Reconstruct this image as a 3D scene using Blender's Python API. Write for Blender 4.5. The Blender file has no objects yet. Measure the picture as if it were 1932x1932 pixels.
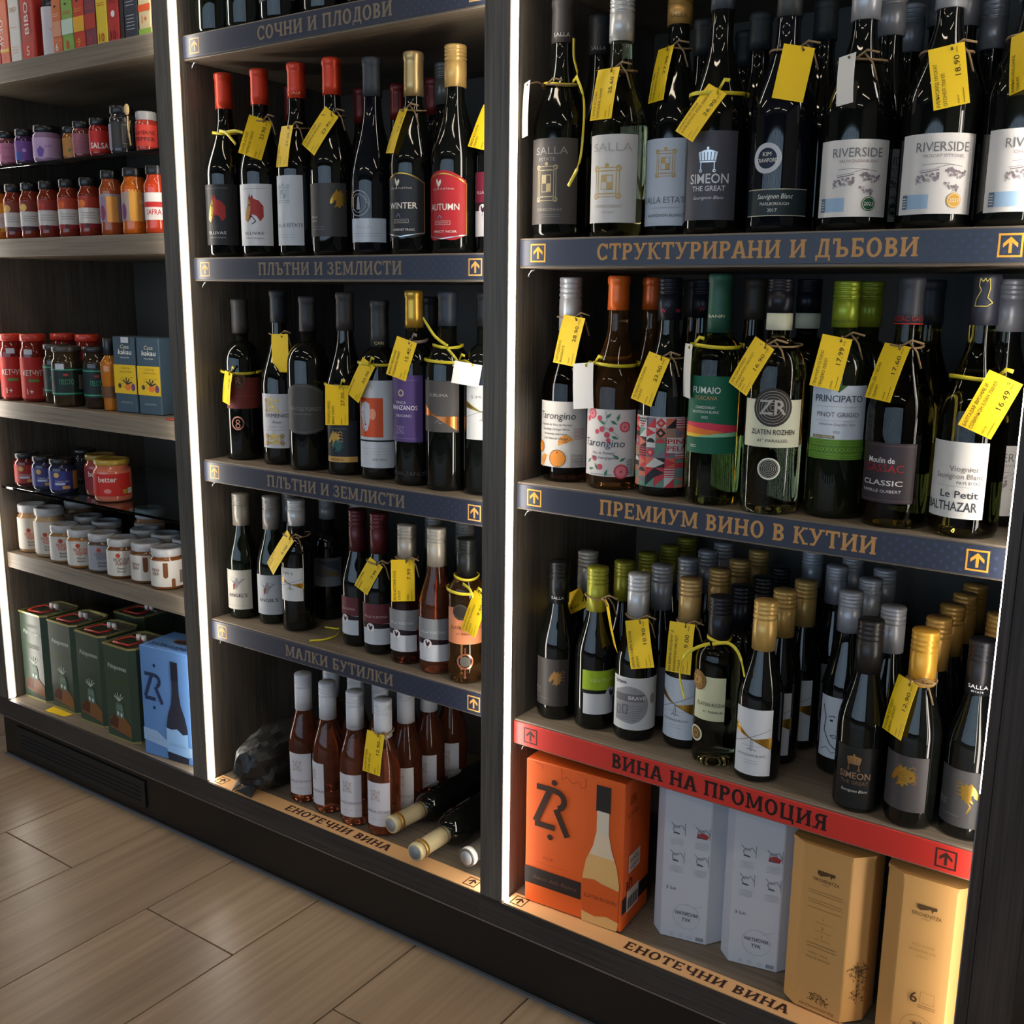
import bpy, bmesh, math, random
from mathutils import Vector, Matrix

random.seed(7)
scene = bpy.context.scene
COL = scene.collection

# ------------------------------------------------------------------ camera, world, lights, exposure
YAW, PITCH, ROLL = 0.60727, -0.20470, 0.01131
cam_d = bpy.data.cameras.new('camera')
cam_d.sensor_width = 36.0
cam_d.lens = 36.577
cam_d.clip_start = 0.05
cam = bpy.data.objects.new('camera', cam_d)
COL.objects.link(cam)
_f = Vector((-math.sin(YAW)*math.cos(PITCH), math.cos(YAW)*math.cos(PITCH), math.sin(PITCH)))
_r = Vector((math.cos(YAW), math.sin(YAW), 0))
_u = _r.cross(_f)
_r2 = _r*math.cos(ROLL)+_u*math.sin(ROLL)
_u2 = -_r*math.sin(ROLL)+_u*math.cos(ROLL)
cam.matrix_world = Matrix(((_r2.x, _u2.x, -_f.x, 0.8937), (_r2.y, _u2.y, -_f.y, -1.2701), (_r2.z, _u2.z, -_f.z, 1.1385), (0, 0, 0, 1)))
scene.camera = cam

WIN_SKY = (0.56, 0.77, 1.0)
SKY_STRENGTH = 3.2
LED_STRENGTH = 18.0
LAMP_STRENGTH = 20.0
world = bpy.data.worlds.new('daylight')
scene.world = world
world.use_nodes = True
_bg = world.node_tree.nodes['Background']
_bg.inputs['Color'].default_value = (*WIN_SKY, 1)
_bg.inputs['Strength'].default_value = SKY_STRENGTH
vs = scene.view_settings
vs.view_transform = 'Standard'
vs.look = 'None'
vs.gamma = 1.0
vs.exposure = 0.08
vs.use_curve_mapping = False
cy = scene.cycles
cy.use_denoising = True
cy.use_adaptive_sampling = True
cy.adaptive_threshold = 0.02
cy.max_bounces = 7
cy.diffuse_bounces = 3
cy.glossy_bounces = 4
cy.transmission_bounces = 6
cy.transparent_max_bounces = 8
cy.caustics_reflective = False
cy.caustics_refractive = False
cy.sample_clamp_indirect = 6.0

# windows of the shop front behind the camera: (x0, x1) of each pane, daylight enters through them
WIN_Y = -5.4
PANES = [(-4.6, -3.75), (-3.65, -2.8), (-2.7, -1.85), (-1.75, -0.9), (-0.8, 0.05), (0.15, 1.0), (1.1, 1.95), (2.05, 2.9)]
WZ0, WZ1 = 0.35, 2.45
for a, b in PANES:
    ld = bpy.data.lights.new('window_daylight', 'AREA')
    ld.shape = 'RECTANGLE'
    ld.size = b-a
    ld.size_y = WZ1-WZ0
    ld.cycles.is_portal = True
    lo = bpy.data.objects.new('window_daylight', ld)
    lo.location = ((a+b)/2, WIN_Y+0.02, (WZ0+WZ1)/2)
    lo.rotation_euler = (math.pi/2, 0, 0)      # faces into the room (+y)
    COL.objects.link(lo)

# ------------------------------------------------------------------ helpers
def lin(c):
    return tuple(((v/255)/12.92 if v <= 10.3 else ((v/255+0.055)/1.055)**2.4) for v in c)

_mats = {}
def mat(key, col=(128, 128, 128), rough=0.5, metal=0.0, spec=0.5, trans=0.0, ior=1.45, coat=0.0, emit=0.0, linear=False, alpha=1.0):
    if key in _mats:
        return _mats[key]
    m = bpy.data.materials.new(key)
    m.use_nodes = True
    b = m.node_tree.nodes['Principled BSDF']
    c = col if linear else lin(col)
    b.inputs['Base Color'].default_value = (*c, 1)
    b.inputs['Roughness'].default_value = rough
    b.inputs['Metallic'].default_value = metal
    b.inputs['Specular IOR Level'].default_value = spec
    b.inputs['Transmission Weight'].default_value = trans
    b.inputs['IOR'].default_value = ior
    b.inputs['Coat Weight'].default_value = coat
    if emit:
        b.inputs['Emission Color'].default_value = (*c, 1)
        b.inputs['Emission Strength'].default_value = emit
    m.diffuse_color = (*c, 1)
    _mats[key] = m
    return m

def paper(c, rough=0.55, metal=0.0):
    return mat('paper_%d_%d_%d_%d' % (*c, int(metal*10)), c, rough, metal, 0.35)

def ink(c):
    if c in GOLDS:
        return mat('foil_%d_%d_%d' % c, c, 0.28, 0.9)
    return mat('ink_%d_%d_%d' % c, c, 0.5, 0, 0.3)
GOLD = (205, 160, 70); SILV = (190, 190, 190); COPPER = (215, 130, 70); PINKG = (225, 140, 110)
GOLDS = {GOLD, SILV, COPPER, PINKG}

def wood(key, c1, c2, axis, rough=0.5, scale=1.0, bump=0.15, contrast=(0.35, 0.7)):
    m = bpy.data.materials.new(key)
    m.use_nodes = True
    nt = m.node_tree; N = nt.nodes; Lk = nt.links
    b = N['Principled BSDF']
    tc = N.new('ShaderNodeTexCoord'); mp = N.new('ShaderNodeMapping')
    s = [220*scale, 220*scale, 220*scale]; s['xyz'.index(axis)] = 5.0*scale
    mp.inputs['Scale'].default_value = s
    oi = N.new('ShaderNodeObjectInfo'); ad = N.new('ShaderNodeVectorMath'); ad.operation = 'ADD'
    sc = N.new('ShaderNodeVectorMath'); sc.operation = 'SCALE'; sc.inputs['Scale'].default_value = 37.0
    cb = N.new('ShaderNodeCombineXYZ')
    Lk.new(oi.outputs['Random'], cb.inputs[0]); Lk.new(oi.outputs['Random'], cb.inputs[1]); Lk.new(oi.outputs['Random'], cb.inputs[2])
    Lk.new(cb.outputs[0], sc.inputs[0])
    Lk.new(tc.outputs['Object'], mp.inputs[0]); Lk.new(mp.outputs[0], ad.inputs[0]); Lk.new(sc.outputs[0], ad.inputs[1])
    n1 = N.new('ShaderNodeTexNoise'); n1.inputs['Scale'].default_value = 1.0; n1.inputs['Detail'].default_value = 6; n1.inputs['Roughness'].default_value = 0.6
    Lk.new(ad.outputs[0], n1.inputs['Vector'])
    mp2 = N.new('ShaderNodeMapping'); s2 = [14*scale]*3; s2['xyz'.index(axis)] = 2.2*scale; mp2.inputs['Scale'].default_value = s2
    ad2 = N.new('ShaderNodeVectorMath'); ad2.operation = 'ADD'
    Lk.new(tc.outputs['Object'], mp2.inputs[0]); Lk.new(mp2.outputs[0], ad2.inputs[0]); Lk.new(sc.outputs[0], ad2.inputs[1])
    n2 = N.new('ShaderNodeTexNoise'); n2.inputs['Scale'].default_value = 1.0; n2.inputs['Detail'].default_value = 4
    Lk.new(ad2.outputs[0], n2.inputs['Vector'])
    mx = N.new('ShaderNodeMath'); mx.operation = 'MULTIPLY_ADD'; mx.inputs[1].default_value = 0.55
    ms = N.new('ShaderNodeMath'); ms.operation = 'MULTIPLY'; ms.inputs[1].default_value = 0.45
    Lk.new(n1.outputs[0], mx.inputs[0]); Lk.new(n2.outputs[0], ms.inputs[0]); Lk.new(ms.outputs[0], mx.inputs[2])
    cr = N.new('ShaderNodeValToRGB')
    cr.color_ramp.elements[0].position = contrast[0]; cr.color_ramp.elements[1].position = contrast[1]
    cr.color_ramp.elements[0].color = (*lin(c1), 1); cr.color_ramp.elements[1].color = (*lin(c2), 1)
    Lk.new(mx.outputs[0], cr.inputs[0]); Lk.new(cr.outputs[0], b.inputs['Base Color'])
    b.inputs['Roughness'].default_value = rough
    b.inputs['Specular IOR Level'].default_value = 0.4
    bp = N.new('ShaderNodeBump'); bp.inputs['Strength'].default_value = bump; bp.inputs['Distance'].default_value = 0.002
    Lk.new(n1.outputs[0], bp.inputs['Height']); Lk.new(bp.outputs[0], b.inputs['Normal'])
    _mats[key] = m
    return m

def link(name, me, m=None, parent=None, loc=None):
    o = bpy.data.objects.new(name, me)
    COL.objects.link(o)
    if m is not None and len(me.materials) == 0:
        me.materials.append(m)
    if parent is not None:
        o.parent = parent
    if loc is not None:
        o.location = loc
    return o

def bm_mesh(bm, smooth=False):
    me = bpy.data.meshes.new('mesh')
    bm.normal_update()
    bm.to_mesh(me)
    bm.free()
    if smooth:
        for p in me.polygons:
            p.use_smooth = True
    return me

def add_box(bm, x0, x1, y0, y1, z0, z1, bev=0.0):
    r = bmesh.ops.create_cube(bm, size=1.0)
    for v in r['verts']:
        v.co = Vector(((x0+x1)/2+v.co.x*(x1-x0), (y0+y1)/2+v.co.y*(y1-y0), (z0+z1)/2+v.co.z*(z1-z0)))
    if bev:
        es = {e for v in r['verts'] for e in v.link_edges}
        bmesh.ops.bevel(bm, geom=list(es), offset=bev, segments=1, affect='EDGES')

def box(name, x0, x1, y0, y1, z0, z1, m, parent=None, bev=0.0):
    """box whose object origin is its own base centre, so object-space textures stay local"""
    c = Vector(((x0+x1)/2, (y0+y1)/2, z0))
    bm = bmesh.new()
    add_box(bm, x0-c.x, x1-c.x, y0-c.y, y1-c.y, 0, z1-z0, bev)
    off = parent.location if parent is not None else Vector((0, 0, 0))
    return link(name, bm_mesh(bm), m, parent, c-off)

def lathe(prof, seg=28, close_bottom=True, close_top=True):
    bm = bmesh.new()
    rings = []
    for r, z in prof:
        if r < 1e-6:
            rings.append([bm.verts.new((0, 0, z))])
        else:
            rings.append([bm.verts.new((r*math.cos(2*math.pi*i/seg), r*math.sin(2*math.pi*i/seg), z)) for i in range(seg)])
    for a, b in zip(rings, rings[1:]):
        for i in range(seg):
            j = (i+1) % seg
            if len(a) == 1 and len(b) == 1:
                continue
            if len(a) == 1:
                bm.faces.new((a[0], b[j], b[i]))
            elif len(b) == 1:
                bm.faces.new((a[i], a[j], b[0]))
            else:
                bm.faces.new((a[i], a[j], b[j], b[i]))
    if close_bottom and len(rings[0]) > 1:
        bm.faces.new(list(reversed(rings[0])))
    if close_top and len(rings[-1]) > 1:
        bm.faces.new(rings[-1])
    return bm_mesh(bm, True)

def tube(bm, pts, r, seg=6, flat=1.0):
    """tube along a polyline; flat<1 squashes it vertically into a ribbon"""
    pts = [Vector(p) for p in pts]
    prev = None
    for i, p in enumerate(pts):
        d = (pts[min(i+1, len(pts)-1)]-pts[max(i-1, 0)])
        if d.length < 1e-9:
            d = Vector((0, 0, 1))
        d.normalize()
        up = Vector((0, 0, 1)) if abs(d.z) < 0.9 else Vector((0, 1, 0))
        a = d.cross(up).normalized(); b = d.cross(a).normalized()
        ring = [bm.verts.new(p+a*(r*flat*math.cos(2*math.pi*k/seg))+b*(r*math.sin(2*math.pi*k/seg))) for k in range(seg)]
        if prev:
            for k in range(seg):
                bm.faces.new((prev[k], prev[(k+1) % seg], ring[(k+1) % seg], ring[k]))
        else:
            bm.faces.new(list(reversed(ring)))
        prev = ring
    bm.faces.new(prev)

def thing(name, label, cat, loc=(0, 0, 0), group=None):
    o = bpy.data.objects.new(name, None)
    o.empty_display_size = 0.02
    COL.objects.link(o)
    o.location = loc
    o['label'] = label
    o['category'] = cat
    if group:
        o['group'] = group
    return o

def struct(o):
    o['kind'] = 'structure'
    return o

# ------------------------------------------------------------------ flat print: 2-D art in millimetres, laid on a surface
_tcache = {}
def tmesh(s, bold):
    k = (s, bold)
    if k not in _tcache:
        c = bpy.data.curves.new('print', 'FONT')
        c.body = s
        c.resolution_u = 2
        c.offset = 0.011 if bold else 0.0
        o = bpy.data.objects.new('print', c)
        COL.objects.link(o)
        dg = bpy.context.evaluated_depsgraph_get()
        e = o.evaluated_get(dg)
        me = e.to_mesh()
        vv = [(v.co.x, v.co.y) for v in me.vertices]
        ff = [tuple(p.vertices) for p in me.polygons]
        e.to_mesh_clear()
        bpy.data.objects.remove(o)
        bpy.data.curves.remove(c)
        _tcache[k] = (vv, ff)
    return _tcache[k]

# slab-serif capitals built from strokes, cap height 1
def _slab(ch, w=0.225, t=0.15):
    P = []
    def rect(x0, y0, x1, y1): P.append([(x0, y0), (x1, y0), (x1, y1), (x0, y1)])
    def V(x, y0=0.0, y1=1.0, ww=None): q = (ww or w)/2; rect(x-q, y0, x+q, y1)
    def H(y, x0, x1, tt=None): q = (tt or t)/2; rect(x0, y-q, x1, y+q)
    def S(x, y): rect(x-0.19, 0 if y == 0 else 0.89, x+0.19, 0.11 if y == 0 else 1)
    def D(x0, y0, x1, y1, ww=None):
        q = (ww or w)/2*1.05
        P.append([(x0-q, y0), (x0+q, y0), (x1+q, y1), (x1-q, y1)])
    def arc(cx, cy, rx, ry, a0, a1, n=14, wx=None):
        ix, iy = rx-(wx or w), ry-t
        for i in range(n):
            a = math.radians(a0+(a1-a0)*i/n); b = math.radians(a0+(a1-a0)*(i+1)/n)
            P.append([(cx+ix*math.cos(a), cy+iy*math.sin(a)), (cx+rx*math.cos(a), cy+ry*math.sin(a)),
                      (cx+rx*math.cos(b), cy+ry*math.sin(b)), (cx+ix*math.cos(b), cy+iy*math.sin(b))])
    def bowl(xl, y0, y1, xr, flip=False):
        ry = (y1-y0)/2; cy = (y0+y1)/2; rx = min(0.34, abs(xr-xl))
        cx = xr-rx if not flip else xr+rx
        H(y0+t/2, min(xl, cx), max(xl, cx)); H(y1-t/2, min(xl, cx), max(xl, cx))
        arc(cx, cy, rx, ry, *((-90, 90) if not flip else (90, 270)))
    W = 0.95
    if ch == 'А': D(.13, 0, .45, 1); D(.85, 0, .53, 1); H(.32, .25, .75, .11); S(.14, 0); S(.84, 0); rect(.36, .9, .62, 1); W = 1.0
    elif ch == 'Б': V(.2); H(.94, .05, .74); rect(.64, .76, .75, 1); rect(.05, 0, .3, .11); bowl(.2, 0, .56, .8); W = .86
    elif ch == 'В': V(.2); rect(.03, 0, .3, .11); rect(.03, .89, .3, 1); bowl(.2, .48, 1, .74); bowl(.2, 0, .56, .8); W = .86
    elif ch == 'Д': D(.26, .08, .42, 1, .15); V(.72, .08, 1); H(.94, .3, .86); rect(.02, 0, .95, .12); rect(.02, -.2, .14, .05); rect(.83, -.2, .95, .05); W = 1.0
    elif ch == 'Е': V(.2); rect(.03, 0, .3, .11); rect(.03, .89, .3, 1); H(.94, .2, .76); H(.06, .2, .8); H(.51, .2, .62, .11); rect(.66, .76, .77, 1); rect(.7, 0, .81, .25); rect(.54, .4, .63, .62); W = .88
    elif ch == 'З': arc(.36, .74, .33, .26, -80, 150); arc(.36, .28, .38, .28, -150, 85); H(.52, .24, .45, .11); rect(.02, .7, .12, .93); rect(-.02, .08, .09, .32); W = .8
    elif ch in 'ИЙ':
        V(.2); V(.86); D(.2, .08, .86, .92, .17); S(.2, 0); S(.86, 0); S(.2, 1); S(.86, 1); W = 1.1
        if ch == 'Й': arc(.53, 1.22, .2, .14, 180, 360, 8)
    elif ch == 'К': V(.2); S(.2, 0); S(.2, 1); D(.28, .46, .74, 1, .15); D(.8, 0, .4, .58, .18); S(.76, 1); S(.82, 0); W = 1.0
    elif ch == 'Л': D(.22, .05, .4, 1, .15); rect(.02, 0, .26, .13); V(.8); H(.94, .28, .96); S(.8, 0); W = 1.02
    elif ch == 'М': V(.17, 0, 1, .15); V(1.05); D(.58, .1, .2, 1, .18); D(.58, .1, 1.0, 1, .16); S(.17, 0); S(1.05, 0); rect(.0, .89, .25, 1); rect(.95, .89, 1.22, 1); W = 1.28
    elif ch == 'Н': V(.2); V(.84); H(.5, .2, .84); S(.2, 0); S(.84, 0); S(.2, 1); S(.84, 1); W = 1.08
    elif ch == 'О': arc(.48, .5, .46, .53, 0, 360, 24); W = 1.0
    elif ch == 'П': V(.2); V(.84); H(.94, .03, 1.02); S(.2, 0); S(.84, 0); W = 1.08
    elif ch == 'Р': V(.2); S(.2, 0); rect(.03, .89, .3, 1); bowl(.2, .42, 1, .8); W = .86
    elif ch == 'С': arc(.48, .5, .46, .53, 42, 318, 20); rect(.76, .68, .88, .99); rect(.74, .04, .85, .28); W = .94
    elif ch == 'Т': V(.46); H(.94, .03, .89); rect(.0, .7, .12, 1); rect(.8, .7, .92, 1); S(.46, 0); W = .95
    elif ch == 'У': D(.5, .36, .16, 1); D(.3, 0, .82, 1, .15); S(.16, 1); S(.82, 1); rect(.08, 0, .36, .13); W = 1.0
    elif ch == 'Ц': V(.2); V(.82); H(.06, .1, 1.0); S(.2, 1); S(.82, 1); rect(.9, -.2, 1.03, .12); W = 1.1
    elif ch == 'Ч': V(.8); S(.8, 0); S(.8, 1); S(.18, 1); V(.18, .62, 1); arc(.42, .64, .335, .3, 180, 285, 8); H(.4, .45, .8); W = 1.02
    elif ch == 'Ъ': V(.38); rect(.22, 0, .5, .11); H(.94, .03, .42); rect(.0, .7, .12, 1); bowl(.38, 0, .56, 1.0); W = 1.06
    elif ch == 'Я': V(.74); S(.74, 0); rect(.66, .89, .93, 1); bowl(.74, .42, 1, .12, True); D(.2, 0, .42, .48, .17); S(.18, 0); W = .98
    elif ch == ' ': W = .42
    return P, W

class Art:
    def __init__(s): s.it = []
    def poly(s, pts, c, l=1): s.it.append((list(pts), [tuple(range(len(pts)))], c, l)); return s
    def rect(s, x0, y0, x1, y1, c, l=1): return s.poly([(x0, y0), (x1, y0), (x1, y1), (x0, y1)], c, l)
    def disc(s, x, y, r, c, l=1, ry=None, n=18, a0=0, a1=360, ri=0.0):
        ry = r if ry is None else ry
        if ri:
            k = ri/r
            for i in range(n):
                a = math.radians(a0+(a1-a0)*i/n); b = math.radians(a0+(a1-a0)*(i+1)/n)
                s.poly([(x+r*k*math.cos(a), y+ry*k*math.sin(a)), (x+r*math.cos(a), y+ry*math.sin(a)), (x+r*math.cos(b), y+ry*math.sin(b)), (x+r*k*math.cos(b), y+ry*k*math.sin(b))], c, l)
            return s
        m = n if a1-a0 >= 360 else n+1
        return s.poly([(x+r*math.cos(math.radians(a0+(a1-a0)*i/n)), y+ry*math.sin(math.radians(a0+(a1-a0)*i/n))) for i in range(m)], c, l)
    def line(s, pts, w, c, l=1):
        for (x0, y0), (x1, y1) in zip(pts, pts[1:]):
            d = math.hypot(x1-x0, y1-y0) or 1e-6
            nx, ny = -(y1-y0)/d*w/2, (x1-x0)/d*w/2
            s.poly([(x0-nx, y0-ny), (x1-nx, y1-ny), (x1+nx, y1+ny), (x0+nx, y0+ny)], c, l)
        return s
    def frame(s, x0, y0, x1, y1, w, c, l=1):
        return s.rect(x0, y0, x1, y0+w, c, l).rect(x0, y1-w, x1, y1, c, l).rect(x0, y0+w, x0+w, y1-w, c, l).rect(x1-w, y0+w, x1, y1-w, c, l)
    def text(s, t, x, y, h, c, l=2, w=None, al='C', bold=False, shear=0.0, rot=0):
        vv, ff = tmesh(t, bold and h >= 5.5)
        if not vv:
            return s
        x0 = min(v[0] for v in vv); x1 = max(v[0] for v in vv)
        k = h/0.70
        kx = k if w is None else w/(x1-x0)
        ox = -(x0+x1)/2 if al == 'C' else (-x0 if al == 'L' else -x1)
        cr, sr = math.cos(math.radians(rot)), math.sin(math.radians(rot))
        out = []
        for a, b in vv:
            px, py = (a+ox)*kx+b*k*shear, b*k
            out.append((x+px*cr-py*sr, y+px*sr+py*cr))
        s.it.append((out, ff, c, l))
        return s
    def slab(s, t, x0, x1, y, h, c, l=2, gap=0.07):
        gl = [_slab(ch) for ch in t]
        tot = sum(g[1]+gap for g in gl)-gap
        kx = (x1-x0)/tot
        x = 0
        for P, W in gl:
            for q in P:
                s.poly([(x0+(x+a)*kx, y+b*h) for a, b in q], c, l)
            x += W+gap
        return s
    def emit(s, name, parent, f, cut=None, loc=None):
        """f maps (s, t, layer) to a point; cut = spacing in mm of the vertical cuts that let the print follow a curve"""
        bm = bmesh.new()
        cols = []
        for ix, (vv, ff, c, l0) in enumerate(s.it):
            l = l0+0.02*(ix % 45)
            if c not in cols:
                cols.append(c)
            mi = cols.index(c)
            if cut:
                tb = bmesh.new()
                vs_ = [tb.verts.new((a, b, 0)) for a, b in vv]
                for q in ff:
                    try: tb.faces.new([vs_[i] for i in q])
                    except ValueError: pass
                lo = min(a for a, b in vv); hi = max(a for a, b in vv)
                x = math.floor(lo/cut)*cut+cut
                while x < hi-0.2:
                    bmesh.ops.bisect_plane(tb, geom=tb.verts[:]+tb.edges[:]+tb.faces[:], plane_co=(x, 0, 0), plane_no=(1, 0, 0))
                    x += cut
                mp = {v: bm.verts.new(f(v.co.x, v.co.y, l)) for v in tb.verts}
                for fc in tb.faces:
                    q = bm.faces.new([mp[v] for v in fc.verts]); q.material_index = mi
                tb.free()
            else:
                vs_ = [bm.verts.new(f(a, b, l)) for a, b in vv]
                for q in ff:
                    try:
                        fc = bm.faces.new([vs_[i] for i in q]); fc.material_index = mi
                    except ValueError: pass
        me = bm_mesh(bm)
        for c in cols:
            me.materials.append(ink(c))
        return link(name, me, None, parent, loc)

def on_cyl(R, phi0, z0):
    """label surface of an upright cylinder: s runs to the right as seen from outside, phi 0 faces the aisle (-y)"""
    p0 = math.radians(phi0)
    def f(s, t, l):
        a = p0+s*0.001/R
        r = R+0.0005+0.00025*l
        return Vector((r*math.sin(a), -r*math.cos(a), z0+t*0.001))
    return f

def cyl_patch(R, phi0, hw, z0, z1, shape=None, seg=20):
    """curved label sheet; shape(u) -> (bottom, top) offsets in metres for arched outlines, u in -1..1"""
    bm = bmesh.new()
    prev = None
    for i in range(seg+1):
        u = -1+2*i/seg
        a = math.radians(phi0+hw*u)
        lo, hi = shape(u) if shape else (0, 0)
        r = R+0.0005
        v = [bm.verts.new((r*math.sin(a), -r*math.cos(a), z)) for z in (z0+lo, z1+hi)]
        if prev:
            bm.faces.new((prev[0], v[0], v[1], prev[1]))
        prev = v
    return bm_mesh(bm, True)

# ------------------------------------------------------------------ surface materials
wood('panel_wood', (66, 62, 58), (118, 110, 100), 'z', 0.42, 1.0, 0.35)
wood('end_wood_dimmed', (26, 23, 22), (74, 64, 58), 'z', 0.5, 1.0, 0.5, (0.38, 0.66))  # panel wood with the end panel's dimmer light darkened into it, stronger grain
wood('shelf_wood', (92, 82, 70), (146, 132, 114), 'x', 0.5, 0.8, 0.2)
wood('base_wood', (36, 33, 32), (70, 64, 60), 'x', 0.45, 1.0, 0.3)
wood('floor_wood', (130, 108, 86), (190, 166, 138), 'y', 0.33, 0.28, 0.16, (0.26, 0.74))
mat('back_panel', (66, 64, 61), 0.6)
mat('grout', (62, 50, 40), 0.9)
mat('kick_black', (17, 16, 16), 0.35)
mat('trim_metal', (150, 150, 155), 0.3, 0.9)
mat('seal_grey', (95, 98, 104), 0.5)
mat('plaster', (176, 168, 158), 0.8)
mat('ceiling_paint', (120, 116, 110), 0.85)
mat('mullion', (40, 42, 46), 0.5)
mat('glass_shelf', (225, 240, 236), 0.02, 0, 0.5, 1.0, 1.5)
mat('led_white', (255, 247, 236), 0.5, emit=LED_STRENGTH)
mat('lamp_white', (255, 236, 210), 0.5, emit=LAMP_STRENGTH)
mat('sign_blue', (46, 51, 68), 0.38)
mat('sign_red', (206, 52, 42), 0.4)
mat('sign_tan', (222, 172, 118), 0.5)
mat('channel', (196, 182, 166), 0.5)
mat('steel_clip', (190, 190, 188), 0.25, 0.9)

# ------------------------------------------------------------------ room shell
RX0, RX1, RY1, RZ = -5.0, 3.3, 0.47, 2.9
fl = struct(box('floor', RX0, RX1, WIN_Y-0.2, RY1+0.1, -0.05, -0.004, _mats['grout']))
struct(box('ceiling', RX0, RX1, WIN_Y-0.2, RY1+0.1, RZ, RZ+0.08, _mats['ceiling_paint']))
struct(box('wall_back', RX0, RX1, RY1, RY1+0.1, 0, RZ, _mats['plaster']))
struct(box('wall_left', RX0-0.1, RX0, WIN_Y, RY1, 0, RZ, _mats['plaster']))
struct(box('wall_right', RX1, RX1+0.1, WIN_Y, RY1, 0, RZ, _mats['plaster']))
bmw = bmesh.new()
add_box(bmw, RX0, RX1, WIN_Y-0.15, WIN_Y, 0, WZ0)
add_box(bmw, RX0, RX1, WIN_Y-0.15, WIN_Y, WZ1, RZ)
edges = [RX0]+[v for p in PANES for v in p]+[RX1]
for a, b in zip(edges[0::2], edges[1::2]):
    add_box(bmw, a, b, WIN_Y-0.15, WIN_Y, WZ0, WZ1)
for a, b in PANES:
    for q in (0.36, 0.70):
        add_box(bmw, a+(b-a)*q-0.035, a+(b-a)*q+0.035, WIN_Y-0.12, WIN_Y-0.04, WZ0, WZ1)
struct(link('wall_front', bm_mesh(bmw), _mats['mullion']))

# floor planks: long joints every 0.2425 m along x, cross joints staggered by half a length
PW, PL = 0.2425, 0.97
_pm = []
for k in range(3):
    bm = bmesh.new()
    add_box(bm, -PW/2+0.0013, PW/2-0.0013, -PL/2+0.0013, PL/2-0.0013, -0.006, 0.0, 0.0007)
    _pm.append(bm_mesh(bm))
i0 = -1.402
for i in range(-7, 13):
    xc = i0+PW*(i+0.5)
    off = -0.206 if i % 2 else -0.206-PL/2
    for j in range(-3, 3):
        yc = off+PL*(j+0.5)
        if yc-PL/2 > 0.3 or yc+PL/2 < -2.6 or xc > 2.2 or xc < -3:
            continue
        o = link('plank', _pm[(i+j) % 3], _mats['floor_wood'], fl)
        o.location = Vector((xc, yc, 0.0))-fl.location
        if (i*7+j*3) % 2:
            o.rotation_euler.z = math.pi

# ceiling lamps: linear fixtures
for i, (lx, ly) in enumerate([(-2.2, -1.3), (0.1, -1.3), (1.9, -1.6), (-2.2, -3.4), (0.1, -3.4), (1.9, -3.6)]):
    t = thing('ceiling_lamp', 'long white linear ceiling lamp over the aisle', 'lamp', (lx, ly, RZ-0.06), 'linear lamps of the shop ceiling')
    box('housing', lx-0.62, lx+0.62, ly-0.05, ly+0.05, RZ-0.045, RZ-0.001, _mats['mullion'], t, 0.004)
    box('diffuser', lx-0.6, lx+0.6, ly-0.035, ly+0.035, RZ-0.06, RZ-0.0452, _mats['lamp_white'], t)

# ------------------------------------------------------------------ shelving units
YS, YB = 0.030, 0.43          # sign face, inner back
BAYS = {'A': (-1.486, -0.787), 'B': (-0.743, -0.046), 'C': (-0.002, 0.712)}
ZBOT, ZTOP = 0.155, 2.34
SH = {'A': [1.606, 1.249, 0.888, 0.524], 'B': [1.5897, 1.2019, 0.8203, 0.4975], 'C': [1.2212, 0.8583, 0.4696, 1.62]}
units = {}
def led(u, x, sd, y0):
    """LED channel on the side wall at x, bulging towards sd"""
    z0, z1 = ZBOT+0.004, ZTOP-0.045
    box('led_channel', min(x, x+sd*0.0012)+sd*0.0001, max(x, x+sd*0.0012)+sd*0.0001, y0, y0+0.0208, z0, z1, _mats['channel'], u)
    bm = bmesh.new()
    n = 8
    rows = []
    for i in range(n+1):
        a = math.pi*i/n
        px_, py_ = x+sd*(0.0013+0.0042*math.sin(a)), y0+0.0104-0.0068*math.cos(a)
        rows.append([bm.verts.new((px_-u.location.x, py_-u.location.y, z)) for z in (z0, z1)])
    for p, q in zip(rows, rows[1:]):
        bm.faces.new((p[0], q[0], q[1], p[1]) if sd > 0 else (q[0], p[0], p[1], q[1]))
    bm.faces.new((rows[-1][0], rows[0][0], rows[0][1], rows[-1][1]))
    bmesh.ops.recalc_face_normals(bm, faces=bm.faces[:])
    link('led_strip', bm_mesh(bm, True), _mats['led_white'], u)
U_LAB = {'A': 'dark wood shelving unit of jars and tins, left of the wine bays',
         'B': 'dark wood wine shelving unit in the middle, between the two LED strips',
         'C': 'dark wood wine shelving unit on the right with red promotion shelf'}
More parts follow.
